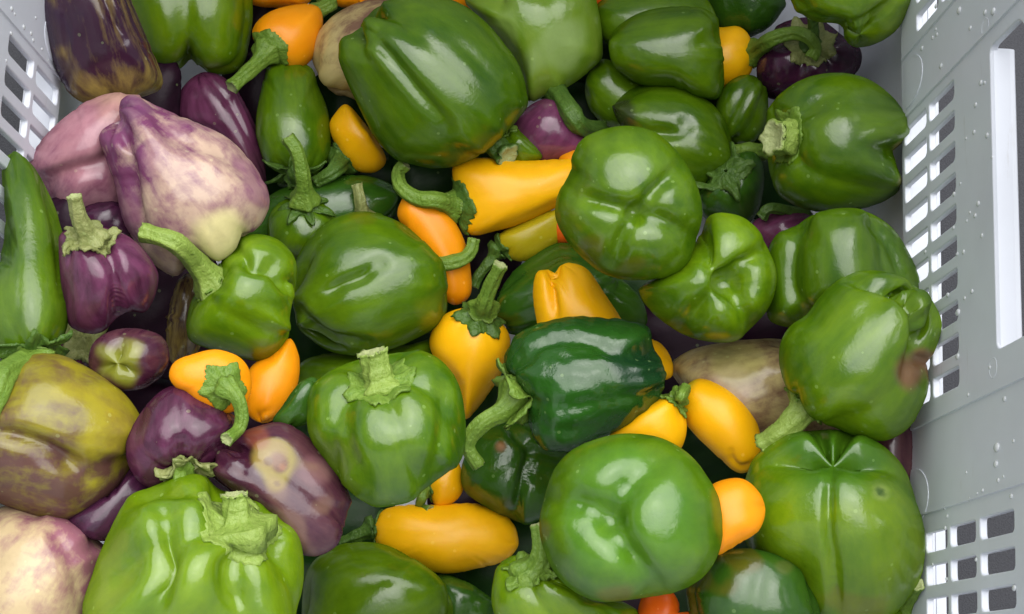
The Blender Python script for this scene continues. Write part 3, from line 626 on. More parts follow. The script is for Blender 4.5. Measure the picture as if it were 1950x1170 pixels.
purp('p41', 'purple bell pepper with a tall pale stem and two lobes, left', '116 480,120 450,150 436,200 436,242 452,272 480,296 520,291 562,272 594,242 594,224 604,196 631,160 631,132 612,124 560', (112, 32), 'plum', 'purple', gro=[75, 160, 250, 350], cal=(58, 6), calo=dict(base=.8, curl=.1, dome=.25), stem=('166 466,156 425,147 384', 19, 12), sz=[0, 32, 50], cpal='husk', spal='husk', crease=[('200 470,218 520,224 600', 12, 16)], sh=dict(g=.06))
purp('p78', 'maroon pepper with tan stripes standing behind the small bright green bell', '317 652,330 560,350 524,384 534,396 600,375 672,332 692', (85, 0), 'streak', shape='snack', msk=.42, big=0, lift=.085)
purp('p42', 'small purple pepper with a yellow green nose facing up, left', '173 692,178 660,196 640,232 627,282 631,312 650,319 690,300 722,265 741,220 739,190 717', (20, -62), 'maroon', 'purple', gi=[200, 85, -40], blob=[(232, 692, 42, (.20, .22, .02), .9), (250, 668, 24, (.2, .2, .03), .6)], big=0, sh=dict(gb=.34, gw=.9), msk=.2)
purp('p36', 'big mauve pepper mottled with cream, tapering to a point up left', '196 276,205 250,228 232,233 205,256 189,282 193,322 215,382 240,432 265,477 310,501 350,508 386,491 426,462 452,432 482,400 498,372 500,340 522,308 512,270 472,240 422,222 345', (-50, 0), 'cream', 'mottle', gro=[45, 115, 200, 300], m0=.06, m1=.80, mg=(235, 260, 375, 370), crease=[('236 236,250 300,258 380,272 450', 14, 20), ('292 198,330 262,415 288,480 335', 18, 12), ('260 220,300 300,330 380', 30, -10)], blob=[(425, 455, 62, (.60, .55, .25), .85), (258, 210, 48, (.15, .05, .12), .7, .5), (492, 350, 46, (.17, .045, .12), .6, .6), (222, 400, 46, (.17, .045, .12), .7, .6), (330, 250, 50, (.17, .045, .12), .5, .7)], sh=dict(tp=(1.1, 1, .45), g=.06, gb=.14))
purp('p47', 'small dark purple pepper behind the bright green bell at the bottom left', '134 986,170 960,220 930,252 890,292 930,272 992,212 1027,150 1012', (230, 0), big=0)
purp('p45', 'pale pink and cream pepper at the bottom left corner', '-40 1000,0 975,40 967,92 978,142 1010,182 1040,201 1062,190 1112,175 1172,140 1232,40 1262,-62 1202,-82 1082', (60, 0), 'pink', 'mottle', m0=.95, m1=-.15, mg=(40, 1100, 170, 1030), crease=[('80 990,120 1060,150 1150', 16, 8)], sh=dict(g=.04))
purp('p46', 'deep purple bell pepper, stem down, under the small orange one with drooping stem', '244 852,250 822,276 780,312 744,350 738,402 770,452 800,444 842,412 882,392 908,350 918,300 930,266 912,248 880', (-92, 36), 'plum', 'purple', msk=.12, gro=[84, 150, 30, 250], cal=(58, 5), calo=dict(base=.7, curl=.3, wr=.08), stem=('342 882,344 905,346 932', 14, 14), cpal='husk', spal='stem', crease=[('345 840,348 870', 14, 12)])
purp('p48', 'brownish purple pepper with a yellow scarred spot, below the dark purple bell', '399 902,410 870,440 836,490 815,542 808,592 840,642 900,667 950,660 975,656 992,640 1036,600 1059,560 1051,520 1002,460 952', (-38, -8), 'maroon', 'purple', m0=.1, m1=.34, mg=(440, 880, 560, 1000), blob=[(538, 896, 44, (.24, .19, .010), .85, .6), (536, 890, 17, (.10, .030, .010), 1, .4), (538, 892, 8, (.20, .07, .02), .9, .3), (512, 882, 7, (.05, .02, .01), .8, .3), (528, 922, 6, (.06, .03, .01), .7, .3), (560, 950, 62, (.26, .16, .10), .35, .9), (490, 832, 24, (.22, .06, .03), .6), (595, 900, 36, (.2, .09, .10), .5)], crease=[('430 870,470 862,462 900', 12, 10)])
# --- middle
green('p35', 'small bright green bell pepper with a long thick stem pointing up left', '356 626,360 590,375 556,410 535,424 490,452 456,490 447,530 459,561 495,563 542,551 592,551 632,535 666,500 687,460 682,410 667,370 652', (158, 16), 'mid', gro=[45, 110, 200, 300], cal=(46, 6), calo=dict(base=.7, curl=.05, dome=.35), stem=('402 545,378 505,340 468,284 450', 23, 15), spal='stempale', cpal='stem', crease=[('446 474,478 505,520 515,560 566', 14, 26)], blob=[(500, 672, 30, (.12, .10, .008), .38, .5)])
small('p51', 'orange pepper standing nose down beside the one with the drooping stem', '465 760,468 735,478 700,520 668,552 645,570 682,566 732,546 776,510 804,476 792', (78, -22), 'orange', crease=[('492 796,500 786,514 780', 5, 4)])
green('p52', 'dark green calyx and pepper end in the gap beside the two orange peppers', '520 800,540 770,570 730,600 720,620 760,600 800,550 815', (60, 10), 'deep', big=0)
small('p50', 'small orange pepper facing up with a drooping curled stem, left of the middle', '325 716,335 690,370 675,412 667,452 680,473 706,476 746,460 776,420 788,380 771,355 748,336 738', (-24, 60), 'orange', cal=(50, 5), calo=dict(base=.74, curl=.0, wr=.01), stem=('428 738,450 758,458 790,452 815,430 832', 14, 11), sz=[0, 26, 20, 8, 0], spal='stem', cpal='stem')
green('p34', 'shiny green bell pepper with a folded dent, at the centre left', '554 532,562 500,590 455,630 420,680 404,722 408,772 430,816 470,841 500,851 546,851 592,836 622,790 647,740 667,690 677,640 673,600 652,568 622,558 585', (18, -6), 'green', gro=[20, 150, 230, 320], stem=('846 505,876 496,896 478,902 455', 17, 10), spal='stem', crease=[('606 566,650 542,690 526,720 505', 14, 18), ('572 588,592 612,625 640,700 652', 11, 14)], blob=[(690, 412, 24, (.13, .13, .008), .38, .5), (835, 605, 34, (.17, .19, .01), .38, .5)], sh=dict(g=.03))  # blob at the right edge: a neighbour's reflection put into the colour
small('p55', 'yellow pepper with a straight upright stem, in the centre', '817 660,825 625,850 598,892 587,932 595,966 630,971 666,955 712,930 752,905 787,884 797,866 742,838 702', (76, 34), 'yellow', cal=(54, 6), calo=dict(base=.75, dome=.4), stem=('914 620,922 585,934 548,950 514', 17, 12), sz=[0, 44, 70, 92], spal='stem', cpal='stemdark', sh=dict(tp=(.9, 1, .95)))
small('p61', 'yellow orange pepper with two rounded lobes, pointing up in the middle', '1014 552,1022 520,1042 512,1056 516,1068 506,1090 501,1122 515,1152 560,1187 614,1184 652,1110 690,1040 660,1020 602', (-70, -12), 'yellow', gro=[122, 250], sh=dict(g=.015, gb=.05), crease=[('1055 510,1050 545,1056 610', 10, 18)], big=1, lift=0.02)
small('p62', 'yellow sliver behind the tip of the glossy dark green bell', '1195 655,1244 648,1270 668,1282 700,1270 722,1200 722', (180, 0), 'yellow', lift=0.01)
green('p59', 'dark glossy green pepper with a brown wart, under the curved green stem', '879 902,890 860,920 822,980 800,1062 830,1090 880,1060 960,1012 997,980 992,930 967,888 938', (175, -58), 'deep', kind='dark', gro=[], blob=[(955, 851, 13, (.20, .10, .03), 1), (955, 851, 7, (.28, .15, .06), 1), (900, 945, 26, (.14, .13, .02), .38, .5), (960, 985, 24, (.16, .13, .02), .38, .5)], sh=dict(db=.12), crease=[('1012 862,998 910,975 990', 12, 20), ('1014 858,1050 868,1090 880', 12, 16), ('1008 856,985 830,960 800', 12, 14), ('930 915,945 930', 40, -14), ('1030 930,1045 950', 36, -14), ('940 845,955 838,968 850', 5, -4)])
small('p64', 'curved yellow pepper with a blunt nipple end, right of the glossy dark green bell', None, (120, 0), 'yellow', spine=[(1294, 756, 30), (1335, 770, 50), (1378, 804, 57), (1408, 856, 44), (1414, 900, 24)], cap0=.9, blob=[(1290, 724, 36, (.30, .33, .01), .7)], big=1, cap1=1.0, crease=[('1392 860,1396 878,1412 888,1432 880', 6, 6)], gro=[200, 320])
small('p65', 'orange yellow pepper under the glossy dark green bell, calyx up right', '1160 828,1190 795,1240 765,1282 757,1306 800,1302 842,1286 859,1240 862,1190 852', (40, 5), 'yellow', cal=(40, 5), calo=dict(base=.75, curl=.15), stem=('1284 772,1296 756,1304 740', 12, 10), cpal='stem', spal='stem', lift=0.02)
green('p58', 'glossy very dark green bell pepper with a long hooked stem, in the centre', '959 702,970 660,996 630,1050 609,1122 604,1202 611,1236 626,1246 660,1261 690,1267 732,1250 767,1210 802,1150 832,1090 857,1045 859,1015 832,1002 790,980 745', (186, 8), 'dark', kind='dark', gro=[60, 108, 200, 310], cal=(80, 5), calo=dict(base=.72, curl=.22, wr=.06, dome=.3), stem=('992 762,962 780,925 802,900 830,896 856,914 886', 24, 11), sz=[0, 20, 28, 24, 16, 6], spal='stem', cpal='stem', crease=[('985 690,1040 655,1110 650,1170 672,1235 680', 14, 12), ('1010 800,1080 820,1160 800', 16, 6)], rough=1.1, blob=[(1070, 790, 80, (.022, .095, .010), .6), (1215, 700, 60, (.006, .028, .012), .8, .3)], sh=dict(tp=(1.05, 1.05, .8)))
small('p56', 'small yellow pepper peeking from under the light green bell, stem curled over the yellow one', '812 918,836 890,872 880,882 930,862 958,830 964', (196, 10), 'yellow', cal=(28, 6), stem=('824 926,806 944,800 964,820 970', 10, 8), cpal='stemdark', spal='stem')
small('p57', 'fat yellow pepper lying flat near the bottom', '714 1018,716 992,730 972,758 962,822 962,902 960,950 972,976 996,986 1025,982 1050,960 1070,920 1081,850 1091,790 1078,744 1060,720 1042', (172, 0), 'yellow', big=1, cal=(40, 6), stem=('718 1004,690 1016,650 1036', 16, 10), spal='stemdark', cpal='stemdark', crease=[('988 1030,972 1031,962 1028', 5, 3)], sh=dict(tp=(.95, 1, .9), g=.01, gb=.02), nolift=1, sz=[0, 2, -4], gro=[215, 330])
green('p54', 'light green bell pepper with a broad knobbly calyx and stub, bottom centre', '586 792,590 750,610 720,650 695,702 680,762 670,802 668,842 690,872 730,884 782,887 842,874 884,846 904,815 926,782 950,725 964,690 952,650 917,614 872,591 832', (100, 40), 'mid', gro=[28, 80, 150, 230, 300], sh=dict(gw=.9, gs=.16, g=.08), cal=(76, 7), calo=dict(base=.8, curl=.0, wr=.05, dome=.16), stem=('722 718,716 700,710 676', 27, 25), sz=[0, 12, 18], flare=.5, spal='stempale', cpal='stem', crease=[('842 730,840 820,822 900', 15, 10), ('655 760,660 850,700 930', 24, 14), ('760 770,780 860,775 940', 40, -8)], msk=.3)
# --- bottom and right front
green('p21', 'green bell pepper with a brown bruise and thick stem, by the right crate wall', '1489 692,1492 650,1510 620,1540 600,1560 570,1586 545,1612 525,1660 518,1712 530,1757 560,1782 600,1786 632,1772 672,1760 692,1763 732,1746 782,1720 817,1680 836,1640 832,1590 812,1550 797,1520 762,1500 732', (226, 2), 'mid', gro=[70, 128, 220, 320], cal=(54, 5), calo=dict(base=.75, curl=.05), stem=('1540 776,1512 806,1486 830,1458 848', 27, 20), sz=[0, 14, 16, 10], spal='stempale', cpal='stem', crease=[('1610 528,1700 556,1740 605,1744 680', 13, 30), ('1700 720,1650 780,1600 800', 16, 5), ('1738 655,1724 690,1716 730', 9, 11)], blob=[(1728, 702, 36, (.17, .085, .04), .95), (1745, 680, 26, (.17, .085, .04), .9)], sh=dict(g=.05))
green('p68', 'big two-lobed green bell pepper with a deep furrow, lower right by the crate wall', '1416 982,1424 930,1442 880,1492 840,1552 825,1622 828,1672 850,1712 890,1732 940,1751 1012,1747 1082,1722 1132,1682 1172,1602 1192,1540 1172,1500 1112,1440 1060', (-90, -48), 'bright', gi=[178, 4, 72, 108], c=(1586, 990), sh=dict(db=.22, gb=.28, g=.11, gw=.8), crease=[('1580 922,1579 1000,1588 1070,1594 1150', 9, 15), ('1490 950,1500 1040', 62, -24), ('1655 960,1680 1050', 62, -24), ('1666 940,1670 941', 8, 9)], blob=[(1668, 940, 17, (.22, .30, .06), .8, .1), (1668, 940, 9, (.05, .10, .012), 1, .1), (1620, 1150, 46, (.16, .12, .01), .38, .5), (1600, 860, 110, (.030, .120, .008), .7)], soft=6)
small('p67', 'blunt orange pepper between the two front green bells at the lower right', '1330 960,1350 930,1380 915,1416 914,1446 940,1456 976,1441 1012,1402 1036,1370 1056,1345 1030', (195, 0), 'orange', lift=0.03)
green('p69', 'green bell pepper with orange flushes at the bottom edge', '1310 1142,1330 1090,1372 1056,1432 1050,1492 1066,1532 1102,1557 1172,1502 1232,1352 1232', (80, -10), 'deep', gro=[88, 160, 250, 20], blob=[(1400, 1066, 40, (.16, .09, .01), .38, .5), (1340, 1110, 26, (.15, .10, .01), .38, .5), (1490, 1085, 16, (.12, .12, .03), .38, .5)])
small('p70', 'orange red pepper tip at the bottom edge', '1214 1182,1225 1136,1256 1122,1286 1136,1292 1182,1260 1232,1225 1225', (-80, 0), 'red')
green('p73', 'dark green bell pepper in the shade at the bottom edge', '828 1112,850 1095,890 1110,922 1130,942 1150,930 1202,850 1202', (60, 0), 'deep', big=0)
green('p72', 'smooth green bell pepper cut by the bottom edge, left of the middle', '578 1132,590 1082,620 1052,670 1035,732 1040,790 1070,840 1110,862 1162,832 1232,702 1262,590 1222', (30, 0), 'green', gro=[30, 160, 260], msk=.6, sh=dict(g=.03))
green('p71', 'lime green bell pepper with its stem end up, at the bottom edge', '942 1112,955 1076,985 1060,1016 1070,1062 1090,1132 1130,1190 1145,1217 1172,1180 1242,1000 1242,946 1172', (135, 46), 'bright', gi=[-10, -70, 160, 60], cal=(62, 6), calo=dict(base=.7, wr=.12, dome=.2), stem=('1040 1108,1034 1060,1028 1010', 26, 15), sz=[0, 26, 36], spal='stem', cpal='stem')
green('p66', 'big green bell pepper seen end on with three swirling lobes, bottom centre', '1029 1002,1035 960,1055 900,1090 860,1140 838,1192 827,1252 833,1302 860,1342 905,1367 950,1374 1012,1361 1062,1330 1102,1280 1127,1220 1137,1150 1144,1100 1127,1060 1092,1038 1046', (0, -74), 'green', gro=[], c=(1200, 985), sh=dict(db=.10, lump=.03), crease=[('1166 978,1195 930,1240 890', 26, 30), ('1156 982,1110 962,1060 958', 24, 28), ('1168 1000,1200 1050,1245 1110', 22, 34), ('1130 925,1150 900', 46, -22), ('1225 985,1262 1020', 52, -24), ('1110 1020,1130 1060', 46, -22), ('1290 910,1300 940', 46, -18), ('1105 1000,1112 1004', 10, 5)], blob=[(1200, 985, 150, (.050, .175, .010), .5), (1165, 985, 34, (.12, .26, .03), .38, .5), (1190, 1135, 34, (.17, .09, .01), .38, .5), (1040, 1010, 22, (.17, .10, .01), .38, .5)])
green('p6', 'biggest green bell pepper, waxy with lengthwise furrows, at the top centre', '647 102,654 76,680 60,690 45,720 15,770 -2,810 -6,862 5,906 30,952 75,987 125,1003 176,999 207,970 242,920 287,875 312,830 319,790 313,750 300,714 260,688 210,663 160,649 126', (-44, -4), 'green', gro=[64, 108, 200, 320], stem=('938 270,950 284,966 296', 20, 22), spal='stemdark', crease=[('716 72,745 110,790 165,850 235', 13, 13), ('850 70,900 110,950 170', 18, 6), ('690 55,712 66,735 60', 9, 8), ('838 44,850 50', 5, 4)], blob=[(900, 300, 40, (.17, .13, .01), .38, .5)], sh=dict(g=.035), msk=.3)  # blob at the lower edge: an orange reflection painted into the skin
green('p49', 'bright green bell pepper with a knobbly pale calyx facing up, bottom left', '167 1152,185 1082,215 1012,250 950,300 930,345 914,390 914,422 940,460 950,502 958,537 990,562 1032,570 1092,561 1152,530 1222,350 1272,200 1242', (43, 46), 'bright', gi=[200, 252, 318, 95, 30], cal=(100, 5), calo=dict(base=.74, curl=.0, wr=.05, dome=.30), sh=dict(gw=.9, gs=.26, g=.11), flare=1.1, stem=('446 1015,444 988,440 956', 32, 20), sz=[0, 22, 30], spal='stempale', cpal='stempale', crease=[('318 985,322 1060,300 1170', 20, 40), ('432 1085,458 1190', 24, 34), ('250 965,300 938,375 945', 15, 24), ('425 945,398 972', 13, 16), ('285 1050,240 1085', 18, 14), ('530 1000,510 1060', 14, 14), ('380 1110,385 1160', 44, -14), ('270 1010,290 1000', 30, -12)], msk=.5)
# each pepper pushed along its line of sight, scaled about the camera: its distance from the camera (m), and its stalk points raised towards the viewer
DIST = {'h1': 1.0493, 'h2': 1.0675, 'h3': 1.0575, 'h4': 1.1248, 'h5': 1.0925, 'h6': 1.0742, 'h7': 1.0396, 'h8': 1.0802, 'h9': 1.0528, 'h10': 1.1046, 'h11':
1.1159, 'h12': 1.0828, 'h13': 1.0405, 'h14': 1.0498, 'h15': 0.8939, 'h16': 1.1151, 'f1': 1.1042, 'f2': 0.9989, 'f3': 1.066, 'f4': 1.0422, 'f5':
1.0362, 'f6': 1.036, 'f7': 1.055, 'f8': 1.105, 'f9': 1.0836, 'f10': 1.0291, 'f11': 1.0925, 'f12': 1.0333, 'f13': 1.1092, 'g1': 1.0925, 'g2': 1.0613,
'g3': 1.0776, 'g4': 1.0991, 'g6': 1.0704, 'g10': 1.0962, 'g13': 1.0391, 'g16': 1.1185, 'p76': 0.8912, 'f14': 0.8752, 'p43': 0.9279, 'p16': 1.0676,
'o1': 1.076, 'o2': 1.0665, 'o3': 1.0609, 'o4': 1.0567, 'p5': 1.0446, 'p8': 1.0588, 'p10': 1.057, 'p14': 1.0454, 'p13': 1.053, 'p15': 0.946, 'p12':
1.0404, 'p2': 1.0419, 'p1': 0.9183, 'p3': 1.0433, 'p38': 1.0446, 'p37': 0.9049, 'p29': 1.0345, 'p30': 1.0359, 'p27': 1.0261, 'p28': 1.0168, 'o5':
1.0159, 'p7': 1.0419, 'p32': 1.0329, 'f15': 1.0206, 'p11': 1.0359, 'p9': 1.0266, 'p18': 1.0269, 'p19': 1.0139, 'p17': 0.9465, 'p20': 0.9052, 'p63':
0.9462, 'p60': 1.0122, 'p24': 1.0141, 'p53': 1.0097, 'p33': 1.0052, 'p31': 1.0161, 'p22': 0.898, 'p25': 1.0124, 'o6': 1.0165, 'p23': 0.8845, 'p44':
0.8095, 'p40': 0.833, 'p80': 0.9014, 'p41': 0.829, 'p78': 0.9401, 'p42': 0.8154, 'p36': 0.8882, 'p47': 0.8096, 'p45': 0.808, 'p46': 0.803, 'p48':
0.8079, 'p35': 0.8872, 'p51': 0.8814, 'p52': 0.813, 'p50': 0.8004, 'p34': 0.9869, 'p55': 0.9952, 'p61': 0.9603, 'p62': 0.9439, 'p59': 0.9882, 'p64':
0.9149, 'p65': 0.9021, 'p58': 0.9021, 'p56': 0.9906, 'p57': 0.9881, 'p54': 0.8103, 'p21': 0.8583, 'p68': 0.8643, 'p67': 0.8085, 'p69': 0.8412, 'p70':
0.8505, 'p73': 0.9808, 'p72': 0.9596, 'p71': 0.8431, 'p66': 0.7986, 'p6': 0.9923, 'p49': 0.7926}
STEMZ = {'f14': [13.8, 42.6, 101.8], 'o1': [-0.8, 52.4, 56.8], 'p14': [65.6, 87.6, 99.6], 'p13': [10.8, 109.1, 111.9, 136.4, 125.2, 125.8], 'p3': [38.0, 61.5,
83.1, 101.7], 'p29': [48.0, 84.3, 67.2], 'p30': [0.6, 62.0, 57.8], 'p7': [-19.1, 126.7, 118.6, 5.8], 'f15': [14.9, 33.6, 30.9], 'p11': [-2.8, 20.6,
-2.8], 'p19': [8.2, 53.2, 51.1], 'p17': [52.1, 86.6, 108.1], 'p24': [-0.0, -0.0, -0.0, -0.0], 'p31': [35.9, 75.9, 95.9, 97.9], 'p25': [19.2, 73.8,
71.6, 64.8, 38.7, 41.7], 'p40': [89.8, 188.7, 214.2, 225.1], 'p41': [39.8, 71.8, 89.8], 'p46': [41.0, 76.5, 70.1], 'p35': [21.3, 61.7, 125.3, 110.1],
'p50': [42.5, 68.5, 62.5, 61.8, 92.1], 'p34': [-8.3, -6.2, -13.2, -15.2], 'p55': [63.6, 107.6, 133.6, 155.6], 'p65': [4.1, 49.7, 22.1], 'p58': [16.7,
36.7, 44.7, 40.7, 32.7, 22.7], 'p56': [5.0, 35.6, 11.5, 31.2], 'p57': [-0.5, 1.5, -4.5], 'p54': [70.2, 82.2, 88.2], 'p21': [2.1, 16.1, 18.1, 12.1],
'p71': [92.3, 118.3, 128.3], 'p6': [-9.3, -10.4, 4.7], 'p49': [126.8, 148.8, 156.8]}
# ---------------------------------------------------------------- ground and crate
FLOOR, GROUND, TILT = 0.02, 0.0, 0.07
RA = CAM + ray(1818, 185) * .85                # a point on the right end wall
LA = CAM + ray(21.5, 81.5) * .85               # and on the left one
def wall_x(z, s):
    A = RA if s > 0 else LA
    return A[0] + s * TILT * (z - A[2])

def plane_depth(gx, gy, level):
    """depth of the crate's inside (floor and end walls) seen through each pixel"""
    d = np.stack([(gx - 975) / F, (585 - gy) / F, -np.ones_like(gx)], -1) @ RW.T
    best = (level - CAM[2]) / d[..., 2]
    for s in (1, -1):
        A = RA if s > 0 else LA
        n = np.array([1, 0, -s * TILT]); q = (n @ (A - CAM)) / (d @ n)
        q = np.where((q > 0), q, 9); best = np.minimum(best, q)
    return best

ground_m, n_, l_, b_ = new_mat('dark_ground_cloth')
tc_ = n_.new('ShaderNodeTexCoord')
nz = n_.new('ShaderNodeTexNoise'); nz.inputs['Scale'].default_value = 900; nz.inputs['Detail'].default_value = 4
l_.new(tc_.outputs['Object'], nz.inputs['Vector'])
cr_ = n_.new('ShaderNodeValToRGB'); cr_.color_ramp.elements[0].color = (.030, .031, .037, 1); cr_.color_ramp.elements[1].color = (.052, .054, .063, 1)
cr_.color_ramp.elements[0].position = .3; cr_.color_ramp.elements[1].position = .7
l_.new(nz.outputs['Fac'], cr_.inputs[0]); l_.new(cr_.outputs[0], b_.inputs['Base Color']); b_.inputs['Roughness'].default_value = .8
gb_ = n_.new('ShaderNodeBump'); gb_.inputs['Strength'].default_value = .5; gb_.inputs['Distance'].default_value = .002
l_.new(nz.outputs['Fac'], gb_.inputs['Height']); l_.new(gb_.outputs[0], b_.inputs['Normal'])

def quad_mesh(name, vs, fs, mat, smooth=False):
    me = bpy.data.meshes.new(name); me.from_pydata([tuple(v) for v in vs], [], fs); me.materials.append(mat)
    bm = bmesh.new(); bm.from_mesh(me); bmesh.ops.recalc_face_normals(bm, faces=bm.faces); bm.to_mesh(me); bm.free()
    if smooth: me.polygons.foreach_set('use_smooth', [True] * len(me.polygons))
    me.update(); return me

gv = []; NG = 24
gm = quad_mesh('ground', [(-30, -30, GROUND), (30, -30, GROUND), (30, 30, GROUND), (-30, 30, GROUND)], [(0, 1, 2, 3)], ground_m)
go = add_obj('ground', gm); go['kind'] = 'structure'; go['label'] = 'dark grey ground under the crate'

PLA = plastic('grey_crate_plastic', (.70, .735, .81))
crate = add_obj('plastic_crate', None); crate.location = (0, 0, FLOOR - .02); crate.empty_display_size = .05
tag(crate, 'light grey plastic crate with slotted end walls, holding all the peppers', 'crate')
CO = np.array(crate.location)

def rounded(u0, v0, u1, v1, radii, n=5):
    """rounded rectangle as a point loop; radii for (u0v0, u1v0, u1v1, u0v1)"""
    out = []
    for (cx, cy, a0), r_ in zip(((u0, v0, 180), (u1, v0, 270), (u1, v1, 0), (u0, v1, 90)), radii):
        ox = cx + (r_ if cx == u0 else -r_); oy = cy + (r_ if cy == v0 else -r_)
        for i in range(n):
            a = math.radians(a0 + 90 * i / (n - 1)); out.append((ox + r_ * math.cos(a), oy + r_ * math.sin(a)))
    return out

def panel(name, loops, half, bevel, mat):
    """a moulded plate: first loop is its outline, the others are openings with rounded edges"""
    cu = bpy.data.curves.new(name, 'CURVE'); cu.dimensions = '2D'; cu.fill_mode = 'BOTH'
    cu.extrude = half - bevel; cu.bevel_depth = bevel; cu.bevel_resolution = 2; cu.offset = -bevel
    for lp in loops:
        s = cu.splines.new('POLY'); s.points.add(len(lp) - 1); s.use_cyclic_u = True
        for p_, (x, y) in zip(s.points, lp): p_.co = (x, y, 0, 1)
    tmp = bpy.data.objects.new('tmp', cu); COL.objects.link(tmp)
    dg = bpy.context.evaluated_depsgraph_get(); dg.update()
    me = bpy.data.meshes.new_from_object(tmp.evaluated_get(dg)); me.name = name
    bpy.data.objects.remove(tmp); me.materials.clear(); me.materials.append(mat)
    return me

YB, YF, ZT, ZB = .226, -.247, .415, .1985          # back, front, top of the crate and lower edge of its upper walls
TH = .0036
def end_wall(s):
    """the slotted end plate with its hand hole, standing on side s"""
    PY, PH = .01645, .0098
    holes = []
    r = .0016
    def slot(y, z0, z1, ru=.0016):
        R4 = (.0030, .0014, .0014, .0030) if s > 0 else (.0030, .0014, .0014, .0030)
        holes.append(rounded(y - PH / 2, z0, y + PH / 2, z1, R4))
    for k in range(10):
        y = .0589 - k * PY
        slot(y, .2425, .2800); slot(y, .2015, .2375)
    for k in range(5):
        y = -.1662 - k * PY
        for z0, z1 in ((.2285, .2595), (.2640, .2980), (.3040, .3450)):
            slot(y, z0, z1)
    for k in range(6):
        y = .1172 + k * PY
        for z0, z1 in ((.2240, .2590), (.2640, .2980), (.3040, .3450)):
            slot(y, z0, z1)
    holes.append(rounded(-.0865, .3300, .0612, .3730, (.004, .004, .012, .012), 9))
    lo = rounded(YF, ZB, YB, ZT, (.002,) * 4)
    me = panel('end_wall', [lo] + holes, TH / 2, .0008, PLA)
    n = len(me.vertices); co = np.empty(n * 3); me.vertices.foreach_get('co', co); co = co.reshape(-1, 3)
    A = RA if s > 0 else LA
    X = A[0] + s * (TILT * (co[:, 1] - A[2]) + TH / 2 + co[:, 2])
    out = np.stack([X, co[:, 0], co[:, 1]], -1) - CO
    me.vertices.foreach_set('co', out.ravel())
    if s < 0: me.flip_normals()
    me.update()
    return add_obj('end_wall', me, crate)
def box(name, lo, hi, parent, bevel=.0015, mat=None):
    bm = bmesh.new(); bmesh.ops.create_cube(bm, size=1)
    lo, hi = np.array(lo), np.array(hi)
    for v in bm.verts: v.co = Vector((lo + hi) / 2 + np.array(v.co) * (hi - lo)) - Vector(CO)
    bmesh.ops.bevel(bm, geom=bm.edges[:], offset=bevel, segments=2, affect='EDGES')
    me = bpy.data.meshes.new(name); bm.to_mesh(me); bm.free(); me.materials.append(mat or PLA)
    return add_obj(name, me, parent)
def skew_strip(name, s, ya, yb, prof, parent):
    """a strip that runs along the end wall: prof = (x offset from the wall's inner face, z) loop"""
    n = len(prof); vs = []
    for y in (ya, yb):
        for dx, z in prof:
            vs.append(np.array([wall_x(z, s) + s * dx, y, z]) - CO)
    fs = [(i, (i + 1) % n, n + (i + 1) % n, n + i) for i in range(n)] + [tuple(range(n)), tuple(range(2 * n - 1, n - 1, -1))]
    return add_obj(name, quad_mesh(name, vs, fs, PLA), parent)

for s in (1, -1):
    end_wall(s)
    # outer flange under the slots, the sill of the hand hole, the set-back lower wall and its step
    ex = abs(at_z(1793, 450, .196)[0] - wall_x(.196, 1))
    skew_strip('outer_flange', s, YF, YB, [(.0165, .1905), (ex, .1905), (ex, .1945), (.0165, .1945)], crate)
    sx = abs(at_z(1943, 400, .3307)[0] - wall_x(.3307, 1))
    skew_strip('handle_sill', s, -.0860, .0607, [(.0003, .3285), (.0006, .3300), (.0016, .3307), (sx - .003, .3307), (sx - .0008, .3302), (sx, .3290), (sx, .3245), (.0045, .3240), (.0045, .3285)], crate)
    skew_strip('handle_lip', s, -.0900, .0625, [(TH + .0003, .376), (sx, .376), (sx, .379), (TH + .0003, .379)], crate)
    skew_strip('lower_wall', s, YF, YB, [(.012, FLOOR - .01), (.016, FLOOR - .01), (.016, .1930), (.012, .1930)], crate)
    skew_strip('wall_step', s, YF, YB, [(.0004, .1978), (.0004, .1962), (.0158, .1955), (.0158, .1935), (TH, .1935), (TH, .1978)], crate)
    skew_strip('floor_fillet', s, YF, YB, [(.0115, FLOOR + .012), (.002, FLOOR + .006), (-.006, FLOOR + .0015), (.0115, FLOOR - .005)], crate)
    skew_strip('top_rim', s, YF, YB, [(TH + .0004, ZT - .012), (.030, ZT - .012), (.032, ZT - .010), (.032, ZT - .001), (.030, ZT + .001), (-.001, ZT + .001), (-.001, ZT - .0004 + .0008), (TH + .0004, ZT + .0003)], crate)
    for y0, y1 in ((.0740, .1020), (-.1560, -.1260)):       # half-moon stops moulded on the wall's lower edge
        n = 14; prof = []
        for i in range(n + 1):
            a = PI * i / n
            prof.append((y0 + (y1 - y0) * (1 - math.cos(a)) / 2, .2064 + .027 * math.sin(a) ** .8))
        vs = []
        for dx in (-.0006, .0010):
            for y, z in prof:
                vs.append(np.array([wall_x(z, s) + s * (dx if z < .225 or dx > 0 else dx + .0003), y, z]) - CO)
        m_ = n + 1
        fs = [(i, i + 1, m_ + i + 1, m_ + i) for i in range(n)] + [(n, 0, m_, m_ + n)] + [tuple(range(m_)), tuple(range(2 * m_ - 1, m_ - 1, -1))]
        add_obj('wall_tab', quad_mesh('wall_tab', vs, fs, PLA), crate)
def wall_bar(name, s, y0, y1, z0, z1, h):
    vs = []
    for o_, e in ((h, .0006), (-.001, 0)):
        for y, z in ((y0 + e, z0 + e), (y1 - e, z0 + e), (y1 - e, z1 - e), (y0 + e, z1 - e)):
            vs.append(np.array([wall_x(z, s) - s * o_, y, z]) - CO)
    return add_obj(name, quad_mesh(name, vs, [(0, 1, 2, 3), (4, 5, 6, 7), (0, 1, 5, 4), (1, 2, 6, 5), (2, 3, 7, 6), (3, 0, 4, 7)], PLA), crate)
